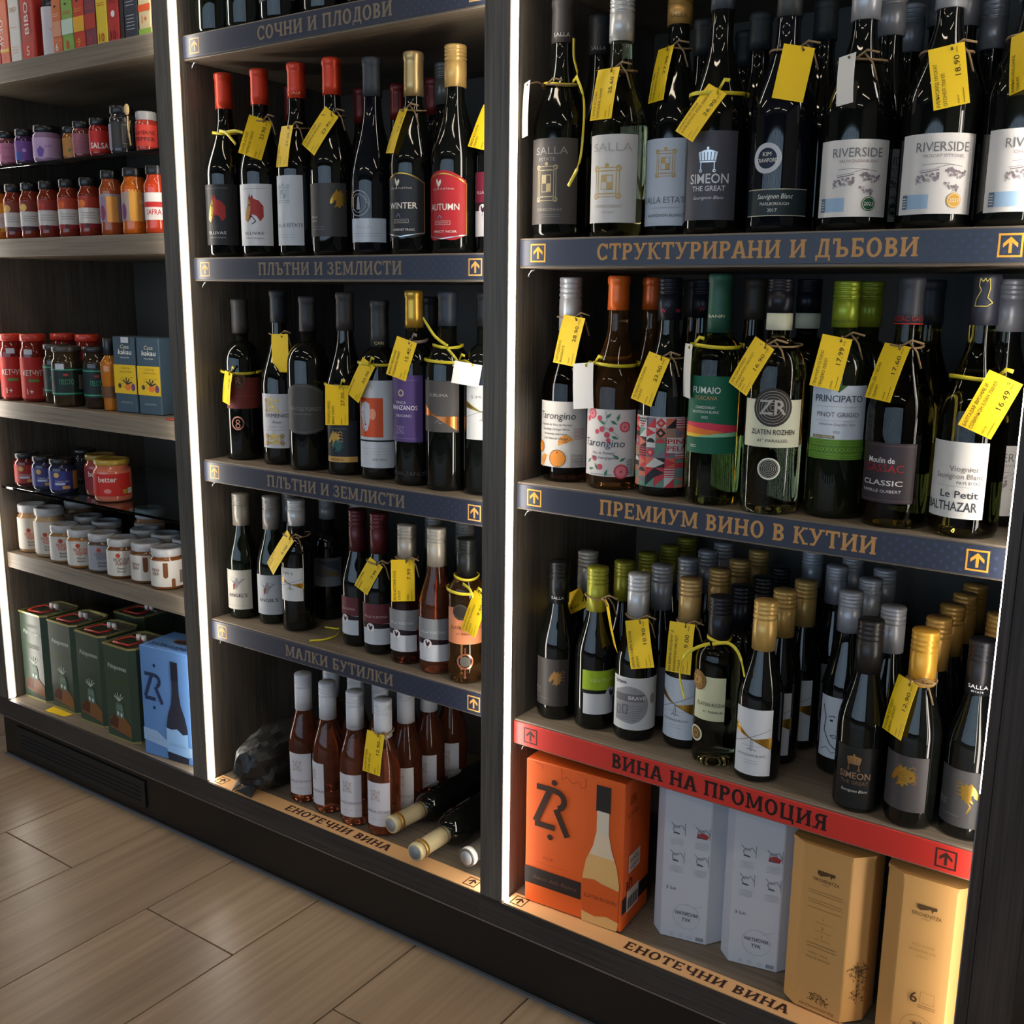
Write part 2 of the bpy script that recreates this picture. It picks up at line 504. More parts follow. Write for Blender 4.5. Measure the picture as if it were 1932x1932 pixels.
for k, (x0, x1) in BAYS.items():
    u = thing('shelving_unit', U_LAB[k], 'shelving unit', ((x0+x1)/2, 0.2, 0), 'shelving units along the wall')
    units[k] = u
    pw = 0.044
    box('side_panel', x0-pw, x0, 0.0, 0.45, ZBOT, ZTOP, _mats['panel_wood'], u, 0.0012)
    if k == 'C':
        box('side_panel', x1, x1+0.05, 0.0, 0.45, ZBOT, ZTOP, _mats['end_wood_dimmed'], u, 0.0012)
    xe = x1+0.05 if k == 'C' else x1
    box('back_panel', x0, x1, YB, 0.448, ZBOT, ZTOP, _mats['back_panel'], u)
    box('top_board', x0, x1, 0.002, YB, ZTOP-0.04, ZTOP, _mats['panel_wood'], u)
    # base: bottom board with dark front edge, metal line, black plinth, grey floor seal
    box('bottom_shelf', x0, x1, 0.006, YB, ZBOT-0.04, ZBOT, _mats['shelf_wood'], u)
    box('base_fascia', x0-pw, xe, -0.001, 0.0055, ZBOT-0.043, ZBOT+0.0005, _mats['base_wood'], u)
    box('metal_trim', x0-pw, xe, -0.0015, 0.012, ZBOT-0.0465, ZBOT-0.0435, _mats['trim_metal'], u)
    pl = box('plinth', x0-pw, xe, 0.008, 0.03, 0.002, ZBOT-0.047, _mats['kick_black'], u)
    box('floor_seal', x0-pw, xe, 0.002, 0.0078, 0.0005, 0.005, _mats['seal_grey'], u)
    if k == 'A':
        g = box('vent_grille', -1.47, -0.963, 0.0035, 0.0078, 0.026, 0.090, mat('grille_black', (22, 22, 23), 0.5), u, 0.001)
        bm = bmesh.new()
        for r in range(4):
            for c in range(44):
                xx = -1.45+c*0.0108
                add_box(bm, xx-g.location.x-u.location.x, xx-g.location.x-u.location.x+0.008, -0.0026, -0.0018, 0.012+r*0.0105, 0.016+r*0.0105)
        so = link('vent_slots', bm_mesh(bm), mat('slot_black', (5, 5, 5), 0.9), g)
        so['kind'] = 'stuff'
    # LED strips on the inner sides: aluminium channel with a domed diffuser
    led(u, x0, 1, 0.0002)
    if k == 'C':
        led(u, x1, -1, 0.0045)
        box('end_trim', 0.6995, x1-0.0002, 0.0, 0.004, ZBOT+0.004, ZTOP-0.045, _mats['end_wood_dimmed'], u)
        box('edge_profile', 0.6978, 0.6994, 0.0004, 0.004, ZBOT+0.004, 0.56, _mats['trim_metal'], u)
        box('led_strip', 0.6982, 0.6994, 0.0006, 0.004, 0.56, ZTOP-0.045, _mats['led_white'], u)
    else:
        led(u, x1, -1, 0.0045)
    for z in SH[k]:
        if k == 'A':
            box('shelf', x0+0.0002, x1-0.0002, YS, YB, z-0.038, z, _mats['shelf_wood'], u, 0.0008)
        else:
            box('shelf', x0+0.0002, x1-0.0002, YS+0.002, YB, z-0.0425, z, _mats['shelf_wood'], u, 0.0008)
            # little hook-shaped steel shelf clip at the left end
            bm = bmesh.new()
            cx, cyy, cz = x0+0.012-u.location.x, YS+0.012-u.location.y, z-0.0445
            tube(bm, [(cx+0.008, cyy, cz), (cx+0.002, cyy, cz-0.0015), (cx-0.002, cyy, cz-0.005), (cx-0.003, cyy, cz-0.010)], 0.0016, 6)
            link('shelf_clip', bm_mesh(bm, True), _mats['steel_clip'], u)
    if k == 'A':
        for z in (1.403, 0.686):
            box('glass_shelf', x0+0.001, x1-0.001, YS, YB-0.01, z-0.006, z, _mats['glass_shelf'], u, 0.0006)

# sign strips clipped on the shelf fronts
TAN = (205, 165, 112); TANL = (214, 158, 78); DK = (40, 24, 20); DK2 = (60, 38, 30)
def arrow(a, x, y, s, c, flat=False):
    a.frame(x-s/2, y-s/2, x+s/2, y+s/2, s*0.085, c)
    a.rect(x-s*0.065, y-s*0.33, x+s*0.065, y+s*0.2, c)
    a.poly([(x, y+s*0.36), (x-s*0.3, y+s*0.08), (x-s*0.3, y-s*0.1), (x, y+s*0.17)], c)
    a.poly([(x, y+s*0.36), (x, y+s*0.17), (x+s*0.3, y-s*0.1), (x+s*0.3, y+s*0.08)], c)
def sign(bay, z, txt, tx0, tx1, m, ct, ca, h=21.5, dots=None):
    x0, x1 = BAYS[bay]; u = units[bay]
    st = box('sign_strip', x0+0.0015, x1-0.0015, YS-0.001, YS+0.0015, z-0.0395, z-0.0026, m, u, 0.0004)
    ox = st.location.x+u.location.x
    f = lambda s, t, l: Vector((s*0.001-ox, -0.00135-0.00012*l, t*0.001-0.0012))
    a = Art(); a.slab(txt, tx0*1000, tx1*1000, 8.8, h, ct); a.emit('lettering', st, f)
    for ax in (x0+0.034, (0.664 if bay == 'C' else x1-0.036)):
        a = Art(); arrow(a, ax*1000, 19.6, 26, ca); a.emit('arrow_icon', st, f)
    if dots:
        a = Art()
        i = 0; x = dots[0]*1000
        while x < dots[1]*1000:
            for q in range(2 if i % 2 else 3):
                a.disc(x, (6 if not i % 2 else 12.5)+q*13, 1.9, (70, 80, 110), 0, n=8, ri=1.0)
            x += 7.6; i += 1
        a.emit('dot_pattern', st, f)
B_, R_ = _mats['sign_blue'], _mats['sign_red']
TAN_GLARE = (134, 118, 98)  # tan lettering of the middle unit's signs, dulled by glare mixed into the colour
sign('B', 1.5897, 'СОЧНИ И ПЛОДОВИ', -.545, -.242, B_, TAN_GLARE, (196, 160, 110), dots=(-.22, -.10))
sign('B', 1.2019, 'ПЛЪТНИ И ЗЕМЛИСТИ', -.564, -.228, B_, TAN_GLARE, (216, 164, 92), dots=(-.21, -.11))
sign('B', 0.8203, 'ПЛЪТНИ И ЗЕМЛИСТИ', -.562, -.227, B_, TAN_GLARE, (216, 164, 92), dots=(-.21, -.11))
sign('B', 0.4975, 'МАЛКИ БУТИЛКИ', -.528, -.258, B_, TAN_GLARE, (216, 164, 92), dots=(-.24, -.11))
sign('C', 1.2212, 'СТРУКТУРИРАНИ И ДЪБОВИ', .131, .566, B_, (190, 142, 86), (226, 164, 60), 22, dots=(.575, .69))
sign('C', 0.8583, 'ПРЕМИУМ ВИНО В КУТИИ', .147, .547, B_, (190, 142, 86), (226, 164, 60), 22.5, dots=(.555, .69))
sign('C', 0.4696, 'ВИНА НА ПРОМОЦИЯ', .181, .513, R_, DK, DK2, 23)
for bay, tx0, tx1 in (('B', -.528, -.262), ('C', .221, .483)):
    x0, x1 = BAYS[bay]; u = units[bay]
    st = box('sign_strip', x0+0.004, x1-0.001, 0.001, 0.037, ZBOT+0.0007, ZBOT+0.0022, _mats['sign_tan'], u)
    ox = st.location.x+u.location.x
    f = lambda s, t, l: Vector((s*0.001-ox, -0.018+t*0.001, 0.0016+0.00012*l))
    a = Art(); a.slab('ЕНОТЕЧНИ ВИНА', tx0*1000, tx1*1000, 8.5, 19, DK2); a.emit('lettering', st, f)
    for ax in (x0+0.024, x1-0.03):
        a = Art(); arrow(a, ax*1000, 18, 25, DK2); a.emit('arrow_icon', st, f)

# ------------------------------------------------------------------ bottles
ZR = {'B0': 1.5897, 'B1': 1.2019, 'B2': 0.8203, 'B3': 0.4975, 'B4': 0.1552, 'C1': 1.2212, 'C2': 0.8583, 'C3': 0.4696, 'C4': 0.1552,
      'A0': 1.606, 'A1': 1.403, 'A2': 1.249, 'A3': 0.888, 'A4': 0.686, 'A5': 0.524, 'A6': 0.1552}
ZR = {k: v+0.0006 for k, v in ZR.items()}
mat('glass_black', (12, 14, 12), 0.04, 0, 0.55)
mat('glass_green', (16, 22, 12), 0.04, 0, 0.55)
mat('glass_blue', (13, 15, 20), 0.04, 0, 0.55)
mat('glass_rose', (232, 132, 92), 0.0, 0, 0.5, 0.93, 1.36)
mat('glass_amber', (226, 156, 84), 0.0, 0, 0.5, 0.97, 1.36)
mat('glass_darkamber', (130, 78, 52), 0.0, 0, 0.5, 1.0, 1.36)
mat('glass_lemon', (228, 226, 172), 0.0, 0, 0.5, 1.0, 1.36)
mat('glass_lime', (190, 214, 116), 0.0, 0, 0.5, 1.0, 1.36)
mat('glass_darkrose', (150, 78, 62), 0.0, 0, 0.5, 0.96, 1.36)
mat('glass_olive', (120, 112, 46), 0.0, 0, 0.5, 1.0, 1.36)

def rad(style, H, R, z, rn):
    a, b = {'bord': (.60, .745), 'prov': (.36, .80), 'low': (.40, .76)}.get(style, (.45, .79))
    a *= H; b *= H
    if z <= a: return R
    if z >= b: return rn
    t = (z-a)/(b-a)
    if style == 'bord': k = (1-t**2.1)**.62*(1-.35*t**6)
    elif style == 'prov': k = (.5+.5*math.cos(math.pi*t))**1.15
    else: k = .5+.5*math.cos(math.pi*t**.92)
    return rn+(R-rn)*k

_bodies = {}
def body_mesh(style, H, R, rn, glass):
    key = (style, round(H, 3), R, rn, glass)
    if key not in _bodies:
        prof = [(0, 0.012), (R*.45, 0.009), (R*.72, 0.0012), (R*.84, 0), (R*.95, 0.0018), (R, 0.008)]
        a = {'bord': .60, 'prov': .36, 'low': .40}.get(style, .45)*H
        b = {'bord': .745, 'prov': .80, 'low': .76}.get(style, .79)*H
        prof.append((R, a*.5)); prof.append((R, a-.0005))
        n = 14
        for i in range(1, n+1):
            t = i/n
            if style == 'bord': t = math.sin(t*math.pi/2)**.9
            z = a+(b-a)*t
            prof.append((rad(style, H, R, z, rn), z))
        prof += [(rn, H-.004), (rn*.8, H-.003), (0, H-.003)]
        me = lathe(prof, 36)
        me.materials.append(_mats[glass])
        _bodies[key] = me
    return _bodies[key]

_caps = {}
def cap_mesh(kind, col, ln, H, rn):
    key = (kind, col, round(ln, 3), round(H, 3), rn)
    if key not in _caps:
        m = mat('cap_%s_%d_%d_%d' % (kind[0], *col), col, {'s': 0.34, 'm': 0.48, 'p': 0.45}.get(kind[0], 0.34), {'s': 0.35, 'f': 0.2}.get(kind[0], 0.0) if kind != 'foilgold' else 0.7, 0.5)
        z0, z1 = H-ln, H
        if kind[0] in 'sp':             # screw cap: plain skirt, bead, knurled top
            r = rn+0.0026
            pr = [(rn*.9, z0), (r, z0), (r, z0+ln*.60), (r*.93, z0+ln*.612), (r*.93, z0+ln*.635), (r*1.01, z0+ln*.65), (r*1.01, z0+ln*.70), (r*.94, z0+ln*.712),
                  (r*.94, z0+ln*.735), (r*1.0, z0+ln*.75), (r*1.0, z0+ln*.79), (r*.955, z0+ln*.80), (r*.955, z0+ln*.825), (r, z0+ln*.84), (r, z0+ln*.88), (r*.965, z0+ln*.89), (r*.965, z0+ln*.91), (r, z0+ln*.925), (r, z1-.002), (r*.94, z1), (0, z1)]
        else:                           # foil capsule: slight taper, rolled lip near the top
            r = rn+0.0012
            pr = [(rn*.9, z0), (r*1.03, z0), (r, z0+ln*.3), (r*.985, z0+ln*.72), (r*.985, z1-.0125), (r*1.05, z1-.0110), (r*1.06, z1-.004), (r*1.0, z1-.0008), (r*.9, z1), (0, z1)]
        me = lathe(pr, 28)
        me.materials.append(m)
        _caps[key] = me
    return _caps[key]

NECK = {}
def bottle(key, row, x, y, H, R, style, glass, cap, label, labs=(), small=None, group=None, name=None, capart=None):
    small = (H < .275) if small is None else small
    rn = 0.0142 if small else 0.0145
    root = thing(name or ('small_wine_bottle' if small else 'wine_bottle'), label, 'bottle', (x, y, ZR[row]), group)
    link('bottle_body', body_mesh(style, H, R, rn, glass), None, root)
    if cap:
        c = link('screw_cap' if cap[0][0] in 'sp' else 'capsule', cap_mesh(cap[0], cap[1], cap[2], H, rn), None, root)
        if capart:
            capart.emit('print', c, on_cyl(rn+(0.0026 if cap[0][0] in 'sp' else 0.0016), math.degrees(math.atan2(.894-x, y+1.27))-6, H-cap[2]), 3)
    for lb in labs:
        z0, z1, phi, hw, col, art = lb[:6]
        shape = lb[6] if len(lb) > 6 else None
        metal = lb[7] if len(lb) > 7 else 0.0
        par = root
        if col is not None:
            par = link('label', cyl_patch(R, phi, hw, z0, z1, shape), paper(col, 0.35 if metal else 0.5, metal), root)
        if art is not None:
            art.emit('print', par, on_cyl(R, phi, z0), 3.5)
    NECK[key] = (x, y, ZR[row], H, R, style, rn)
    return root

def copies(src, spots, labels, group):
    """obj.copy() of a bottle and its parts, one for each spot"""
    for (x, y), lab in zip(spots, labels):
        r = src.copy(); COL.objects.link(r); r.location = (x, y, src.location.z)
        r['label'] = lab; r['group'] = group
        for ch in src.children:
            c = ch.copy(); COL.objects.link(c); c.parent = r
            for g in ch.children:
                d = g.copy(); COL.objects.link(d); d.parent = c

# ---- pieces of label art (millimetres, s = 0 at label centre)
WHT = (228, 228, 226); OFF = (214, 212, 206); BLK = (28, 28, 30); GRY = (120, 120, 122); LGR = (168, 168, 170); RED = (170, 48, 40); CREAM = (214, 212, 180)
def crest(a, x, y, w, h, c):
    for k in (1, .78, .5):
        a.frame(x-w/2*k, y-h/2*k, x+w/2*k, y+h/2*k, w*.035, c)
    for sx in (-1, 1):
        for sy in (-1, 1):
            a.disc(x+sx*w*.46, y+sy*h*.46, w*.12, c, ri=w*.07, n=10)
    a.rect(x-w*.25, y, x, y+h*.25, c); a.rect(x, y-h*.25, x+w*.25, y, c)
    a.disc(x, y+h*.56, w*.09, c, n=10)
    for q in (-.33, .33):
        a.line([(x-w*.3, y+q*h*1.15), (x+w*.3, y+q*h*1.15)], w*.05, c)
    return a
HORSE = [(-1, 13), (-3, 9), (-6, 6), (-10, -2), (-11, -6), (-9, -8), (-6, -6), (-4, -2), (-2, -3), (-2, -8), (-5, -13), (0, -11), (4, -14), (5, -9), (9, -11), (8, -5), (12, -5), (9, 0), (13, 2), (9, 4), (11, 8), (6, 8), (6, 12), (2, 9)]
def horse(a, x, y, s, c, flip=1, l=1):
    a.poly([(x+flip*p*s, y+q*s) for p, q in HORSE], c, l)
    for k in range(4):
        a.line([(x+flip*(8)*s, y+(9-k*5)*s), (x+flip*(13)*s, y+(12-k*5)*s), (x+flip*(16)*s, y+(9-k*4.5)*s)], 1.1*s, c, l)
    return a
def redhorse(a, x, y, s, c, g):
    a.poly([(x+p*s, y+q*s) for p, q in [(-4, 18), (-3, 13), (-1, 17), (1, 12), (7, 10), (12, 4), (12, -8), (8, -13), (4, -7), (-1, -5), (-3, -9), (-8, -14), (-11, -11), (-10, -3), (-7, 6), (-6, 12)]], c)
    a.poly([(x+p*s, y+q*s) for p, q in [(-5, 13), (-3, 8), (-3, 0), (-5, -8), (-8, -14), (-11, -11), (-10, -3), (-7, 6)]], g, 2)
    a.line([(x-8*s, y-6*s), (x-1*s, y-8*s), (x+3*s, y-13*s), (x-2*s, y-16*s)], 1.0*s, BLK if c != BLK else WHT, 2)
    a.disc(x-4.5*s, y+5*s, 1.0*s, BLK, 3, n=8)
    return a
def windmill(a, w, h, gold=GOLD):
    """crossed sails over a gold sash, little tower"""
    y = h*.56
    a.poly([(-w/2, h*.80), (-w/2, h*.66), (0, y), ], gold); a.poly([(w/2, h*.60), (w/2, h*.40), (0, y)], gold)
    a.line([(-w*.48, y-h*.1), (w*.46, y+h*.17)], .5, BLK, 2); a.line([(-w*.48, y+h*.17), (w*.42, y-h*.13)], .5, BLK, 2)
    a.line([(-1, y), (-1.4, y-h*.15), (1.4, y-h*.15), (1, y), (-1, y)], .5, BLK, 2)
    a.line([(-6, y-h*.17), (-3, y-h*.14), (0, y-h*.18), (4, y-h*.15), (7, y-h*.18)], .6, BLK, 2)
    return a
def crown(a, x, y, s, c):
    a.poly([(x-9*s, y), (x-11*s, y+11*s), (x-5*s, y+13*s), (x, y+14*s), (x+5*s, y+13*s), (x+11*s, y+11*s), (x+9*s, y)], c)
    for k in (-8, -4, 0, 4, 8):
        a.line([(x+k*.85*s, y+2*s), (x+k*s, y+11*s)], .8*s, (84, 82, 84), 2)
    a.line([(x-9.2*s, y+2*s), (x+9.2*s, y+2*s)], .7*s, (84, 82, 84), 2)
    a.disc(x, y+15.4*s, 1.5*s, c, n=10)
    for k in (-1, 1):
        a.line([(x+k*7.6*s, y), (x+k*7.8*s, y-8*s)], 1.0*s, c); a.disc(x+k*7.8*s, y-9*s, 1.8*s, c, n=10, ri=.9*s)
    return a
def simeon(c1=SILV, c2=(206, 206, 210)):
    a = Art(); crown(a, -2, 72, 1.15, c1)
    a.text('SIMEON', 0, 46, 12, c2, w=52, bold=True); a.text('THE GREAT', 0, 36.5, 6.4, c2, w=44, bold=True)
    a.text('Sauvignon Blanc', 0, 26, 4.2, c2, w=40, shear=.35); return a
def rooster(a, x, y, s, c=(70, 30, 50)):
    a.poly([(x+p*s, y+q*s) for p, q in [(-3, 3), (-2, 5), (-1, 4), (0, 1), (3, 4), (4, 1), (2, -3), (0, -4), (-2, -1)]], c, 3)
    a.line([(x, y-4*s), (x, y-7*s)], .7*s, c, 3)
    return a
def yustina(top, txt, h=76, w=64, mid=(40, 26, 30)):
    a = Art(); a.rect(-w/2, h*.52, w/2, h, top, 1)
    a.poly([(-w/2, h*.40), (w/2, h*.40), (w/2, h*.50), (0, h*.53), (-w/2, h*.53)], mid, 1)
    a.disc(-w*.14, h*.42, 8, WHT, 2, n=16); rooster(a, -w*.14, h*.42, 1.25)
    a.text('VILLA YUSTINA', 0, h*.66, 4.6, txt, w=w*.72); a.text('~', w*.28, h*.08, 4, LGR)
    return a
def vines(a, x, y, s, c):
    rnd = random.Random(5)
    for cx, cyy, n, sx, sy in ((-11, 2, 44, 9, 3.0), (12, 6, 52, 9, 3.4), (9, -5, 26, 6, 2.6)):
        for _ in range(n):
            u, v = rnd.uniform(-1, 1), rnd.uniform(-1, 1)
            a.disc(x+(cx+u*sx)*s, y+(cyy+v*sy+u*1.5*(1 if cx < 0 else -1))*s, rnd.uniform(.7, 1.2)*s, c, 1, n=7, ri=.45*s)
    a.line([(x-18*s, y+8*s), (x-6*s, y+9.5*s), (x+6*s, y+13*s), (x+18*s, y+11.5*s)], .35*s, c)
    a.line([(x-16*s, y+13*s), (x-3*s, y+13.8*s), (x+10*s, y+13*s)], .3*s, c)
    a.line([(x-17*s, y+6.5*s), (x-9*s, y+7.5*s), (x-2*s, y+9*s)], .8*s, c)
def riverside(var, badge, yr):
    a = Art(); a.text('RIVERSIDE', 4, 69, 10.5, (110, 108, 110), w=60); a.text(var, 6, 62.5, 3.4, (150, 130, 135), w=46)
    vines(a, 4, 37, 1.35, (130, 116, 122))
    a.rect(-40, 6, -8, 22, (150, 178, 204), 1); a.rect(-40, 6, -33, 22, (96, 112, 128), 2)
    for k in range(4):
        a.line([(-39, 9+k*3), (-34, 9+k*3)], .8, WHT, 3)
    a.disc(20, 15, 8.6, badge, 3, n=24); a.disc(20, 15, 7.6, (235, 225, 200), 4, n=24, ri=7.0); a.text(yr, 20, 13, 4.2, (235, 230, 215), 4, bold=True)
    return a
def zr(a, x, y, s, c, l=2):
    """the interlocked ZR monogram"""
    a.line([(x-9*s, y+11*s), (x+2*s, y+11*s)], 3.2*s, c, l); a.line([(x-1*s, y+11*s), (x-9.5*s, y-9*s)], 3.4*s, c, l)
    a.line([(x-9.8*s, y-10*s), (x+2*s, y-10*s)], 3.2*s, c, l)
    a.disc(x+2.5*s, y+6*s, 6.3*s, c, l, n=16, a0=-75, a1=100, ri=3.1*s)
    a.line([(x+2.5*s, y+.8*s), (x+9.5*s, y-13*s)], 3.4*s, c, l)
def seal(a, x, y, r, dark=(52, 48, 44), lt=(170, 165, 158)):
    a.disc(x, y, r, dark, 2, n=26)
    for k in range(1, 7):
        a.disc(x, y, r*k/7, lt, 3, n=22, ri=r*k/7-.5)
    a.text('ZR', x, y-r*.35, r*.75, lt, 4, bold=True)
def lines(a, x0, x1, ys, c, t=.6):
    for y in ys:
        a.line([(x0, y), (x1, y)], t, c, 2)
    return a

# ================================================================== middle unit, shelf with red and gold caps
REDC = (205, 62, 34); GOLDC = (206, 168, 100); CHAR = (48, 48, 52); BLKC = (22, 22, 24); SILC = (172, 172, 176); WHC = (204, 206, 212)
gB1 = 'wine bottles on the upper shelf of the middle unit'
a = Art(); redhorse(a, -3, 62, 1.55, (168, 44, 34), GOLD); a.text('ELLIVAS', -3, 19, 5, WHT, w=36, bold=True); a.text('Cabernet Sauvignon', -3, 12, 3, LGR, shear=.3, w=34); lines(a, -30, 20, (100,), GRY, .8)
bottle('B1.1', 'B1', -.691, .075, .325, .040, 'burg', 'glass_black', ('foil', REDC, .062), 'dark bottle with red cap and black horse-head label, leftmost on its shelf', [(.022, .129, 20, 54, (38, 36, 36), a)], group=gB1)
a = Art(); redhorse(a, 2, 62, 1.55, (160, 50, 44), (190, 150, 90)); a.text('ELLIVAS', 2, 19, 5, (90, 80, 76), w=36, bold=True); a.text('Cabernet Sauvignon', 2, 12, 3, GRY, shear=.3, w=34); lines(a, -25, 25, (98,), LGR, .8)
bottle('B1.2', 'B1', -.596, .075, .322, .040, 'burg', 'glass_black', ('foil', REDC, .060), 'red-capped bottle with white label showing a red horse head', [(.019, .125, 18, 52, (212, 212, 214), a)], group=gB1)
a = Art(); crest(a, -6, 86, 24, 28, (150, 170, 176)); a.text('SALLA ESTATE', 2, 31, 6, (110, 112, 118), w=56); lines(a, -20, 16, (13, 18), LGR)
bottle('B1.3', 'B1', -.503, .075, .322, .038, 'burg', 'glass_black', ('foil', REDC, .058), 'red-capped bottle with tall plain silver-white label', [(.018, .135, 8, 47, (196, 200, 206), a)], group=gB1, capart=Art().text('SALLA', 0, 6, 4, (240, 180, 150), w=16))
a = Art(); horse(a, 22, 62, 1.15, GOLD); a.text('SALLA', -22, 30, 4, LGR, w=15); a.text('ESTATE', -22, 24, 3, LGR, w=13); lines(a, -28, 0, (12, 16), GRY)
bottle('B1.4', 'B1', -.419, .075, .321, .040, 'burg', 'glass_black', ('foil', REDC, .059), 'red-capped bottle with dark grey label and gold horse at its right', [(.031, .118, 20, 54, (62, 60, 60), a)], group=gB1)
a = Art(); a.text('VILLA', -6, 22, 4.5, LGR, w=26); lines(a, -28, 26, (10, 14), LGR, .8)
a2 = Art(); a2.disc(-14, 20, 21, (150, 156, 164), 1, n=28, ri=19.4); a2.disc(-14, 20, 15, (150, 156, 164), 1, n=28, ri=14); a2.poly([(-18, 10), (-10, 10), (-12, 28), (-14, 33), (-16, 28)], (150, 156, 164)); a2.text('WINERY', 1, 22, 4, (170, 175, 180), rot=-60)
bottle('B1.5', 'B1', -.328, .075, .311, .038, 'prov', 'glass_blue', ('m', (52, 56, 64), .060), 'slender black-capped bottle with round emblem and low white label', [(.020, .058, 22, 50, (184, 194, 206), a), (.062, .100, 22, 40, None, a2)], group=gB1)
arch = lambda u: (.006*abs(u)+.002*math.cos(6*u), -.016*u*u)
def season(txt, sub, bg):
    a = Art()
    pts = [(u*40, 100-16*u*u) for u in [i/10 for i in range(-10, 11)]]
    a.line(pts, 1.6, GOLD); a.line([(-39.5, 86), (-39.5, 10)], 1.6, GOLD); a.line([(39.5, 86), (39.5, 10)], 1.6, GOLD); a.line([(u*40, 3+6*abs(u)) for u in [i/10 for i in range(-10, 11)]], 1.6, SILV)
    rooster(a, -6, 86, 1.4, (220, 214, 200)); a.text('VILLA YUSTINA', 0, 76, 2.6, (200, 190, 180), w=40); a.text(txt, 2, 46, 9.5, (226, 216, 205), w=52, bold=True)
    a.frame(-14, 24, 14, 30, .6, (200, 190, 180)); a.text('4 SEASONS', 0, 26, 2, (200, 190, 180), w=22); a.text(sub, 4, 12, 3.6, (225, 220, 210), w=40); a.line([(-8, 33), (-4, 39), (0, 32)], .8, (140, 150, 190))
    return a
bottle('B1.6', 'B1', -.240, .075, .310, .040, 'burg', 'glass_black', ('foilgold', (186, 160, 110), .067), 'gold-capped bottle with arched black label edged in gold, reading WINTER', [(.024, .126, 6, 58, (38, 40, 44), season('WINTER', 'CABERNET FRANC', BLK), arch)], group=gB1)
bottle('B1.7', 'B1', -.156, .075, .310, .0385, 'burg', 'glass_black', ('screw', GOLDC, .061), 'gold-capped bottle with arched red label edged in gold, reading AUTUMN', [(.019, .124, 5, 58, (170, 34, 40), season('AUTUMN', 'PINOT NOIR', RED), arch)], group=gB1)
a = yustina((120, 36, 56), (220, 200, 205), 95, 66)
bottle('B1.8', 'B1', -.084, .092, .305, .0365, 'burg', 'glass_black', ('screw', GOLDC, .058), 'gold-capped bottle with burgundy and white label half hidden by the upright panel', [(.025, .120, 8, 50, (214, 210, 208), a)], group=gB1)
src = bottle('B1.r0', 'B1', -.602, .160, .308, .0375, 'burg', 'glass_black', ('foil', (120, 34, 30), .062), 'dull red-capped bottle behind the white horse-head one', group='red-capped bottles in the back rows')
copies(src, [(-.508, .245), (-.423, .250), (-.335, .243)], ['dull red cap far back, left of the slender black-capped bottle', 'dull red cap far back, left of the plain gold foil cap', 'dull red cap far back, between the two gold caps'], 'red-capped bottles in the back rows')
src = bottle('B1.g1', 'B1', -.246, .162, .309, .0375, 'burg', 'glass_black', ('screw', (120, 118, 112), .065), 'grey screw-capped bottle behind the gold caps, left one', group='grey-capped bottles in the back row')
copies(src, [(-.190, .240)], ['grey screw-capped bottle behind the gold caps, next to the upright panel'], 'grey-capped bottles in the back row')

# top shelf of the middle unit, only bottle bottoms in view
gB0 = 'bottles on the top shelf, only their bottoms in view'
for i, (x, lab, lb) in enumerate([(-.700, 'dark bottle bottom at the far left of the top wine shelf', None), (-.618, 'second dark bottle bottom from the left on the top wine shelf', None), (-.532, 'dark bottle bottom with grey label edge on the top wine shelf', (52, 52, 54)), (-.428, 'fourth dark bottle bottom from the left on the top wine shelf', None), (-.330, 'fifth dark bottle bottom from the left on the top wine shelf', None)]):
    bottle('B0.%d' % i, 'B0', x, .078, .31, .040, 'burg', 'glass_green' if i < 2 else 'glass_black', ('foil', BLKC, .06), lab, [(.03, .12, 20, 55, lb, None)] if lb else [], group=gB0)

# ------------------------------------------------------------------ middle unit, second shelf
gB2 = 'wine bottles on the second shelf of the middle unit'
a = Art(); a.text('RED BLEND', 4, 22, 4, (150, 70, 60), w=40); lines(a, -20, 26, (8, 12), (130, 60, 52))
a2 = Art(); a2.disc(-8, 66, 15, (82, 58, 48), 2, n=24); a2.disc(-8, 66, 13, (128, 96, 80), 3, n=24, ri=11.5); a2.text('R', -8, 59, 13, (150, 116, 96), 3, bold=True); a2.disc(-12, -16, 12, PINKG, 2, n=22, ri=9.5, ry=13.5); a2.disc(-12, -13, 4, PINKG, 2, n=14, ri=2.4); a2.disc(-12, -21, 4.6, PINKG, 2, n=14, ri=3.0)
bottle('B2.1', 'B2', -.698, .097, .306, .037, 'bord', 'glass_black', ('m', (58, 56, 54), .064), 'dark bottle with rust-red band and round medallions, leftmost on its shelf', [(.100, .159, 52, 56, (118, 52, 44), a), (.088, .159, 50, 40, None, a2)], group=gB2)
a = Art(); crest(a, -8, 80, 26, 22, GOLD); a.text('ERMENIO', 2, 58, 7, (60, 60, 64), w=46); a.text('Rosso', 2, 47, 5, (120, 80, 90), shear=.4); lines(a, -20, 16, (34, 40), (190, 130, 130)); crest(a, -4, 16, 34, 16, GOLD)
bottle('B2.2', 'B2', -.598, .104, .323, .0375, 'burg', 'glass_black', ('m', (44, 46, 52), .059), 'dark-capped bottle with white label and gold crests', [(.032, .134, 29, 48, (206, 204, 206), a)], group=gB2)
a = Art(); a.text('GENTLE FOREST', 3, 43, 7, (140, 138, 134), w=62); lines(a, -18, 16, (37,), (130, 128, 124), .8); a.line([(u*37, 88-14*u*u) for u in [i/8 for i in range(-8, 9)]], 1, (110, 108, 106)); a.line([(u*37, 4+8*u*u) for u in [i/8 for i in range(-8, 9)]], 1, (110, 108, 106))
bottle('B2.3', 'B2', -.509, .092, .313, .040, 'bord', 'glass_black', ('m', CHAR, .062), 'broad-shouldered bottle with charcoal barrel-shaped label', [(.067, .159, 26, 56, (72, 70, 68), a, lambda u: (.008*u*u, -.014*u*u))], group=gB2)
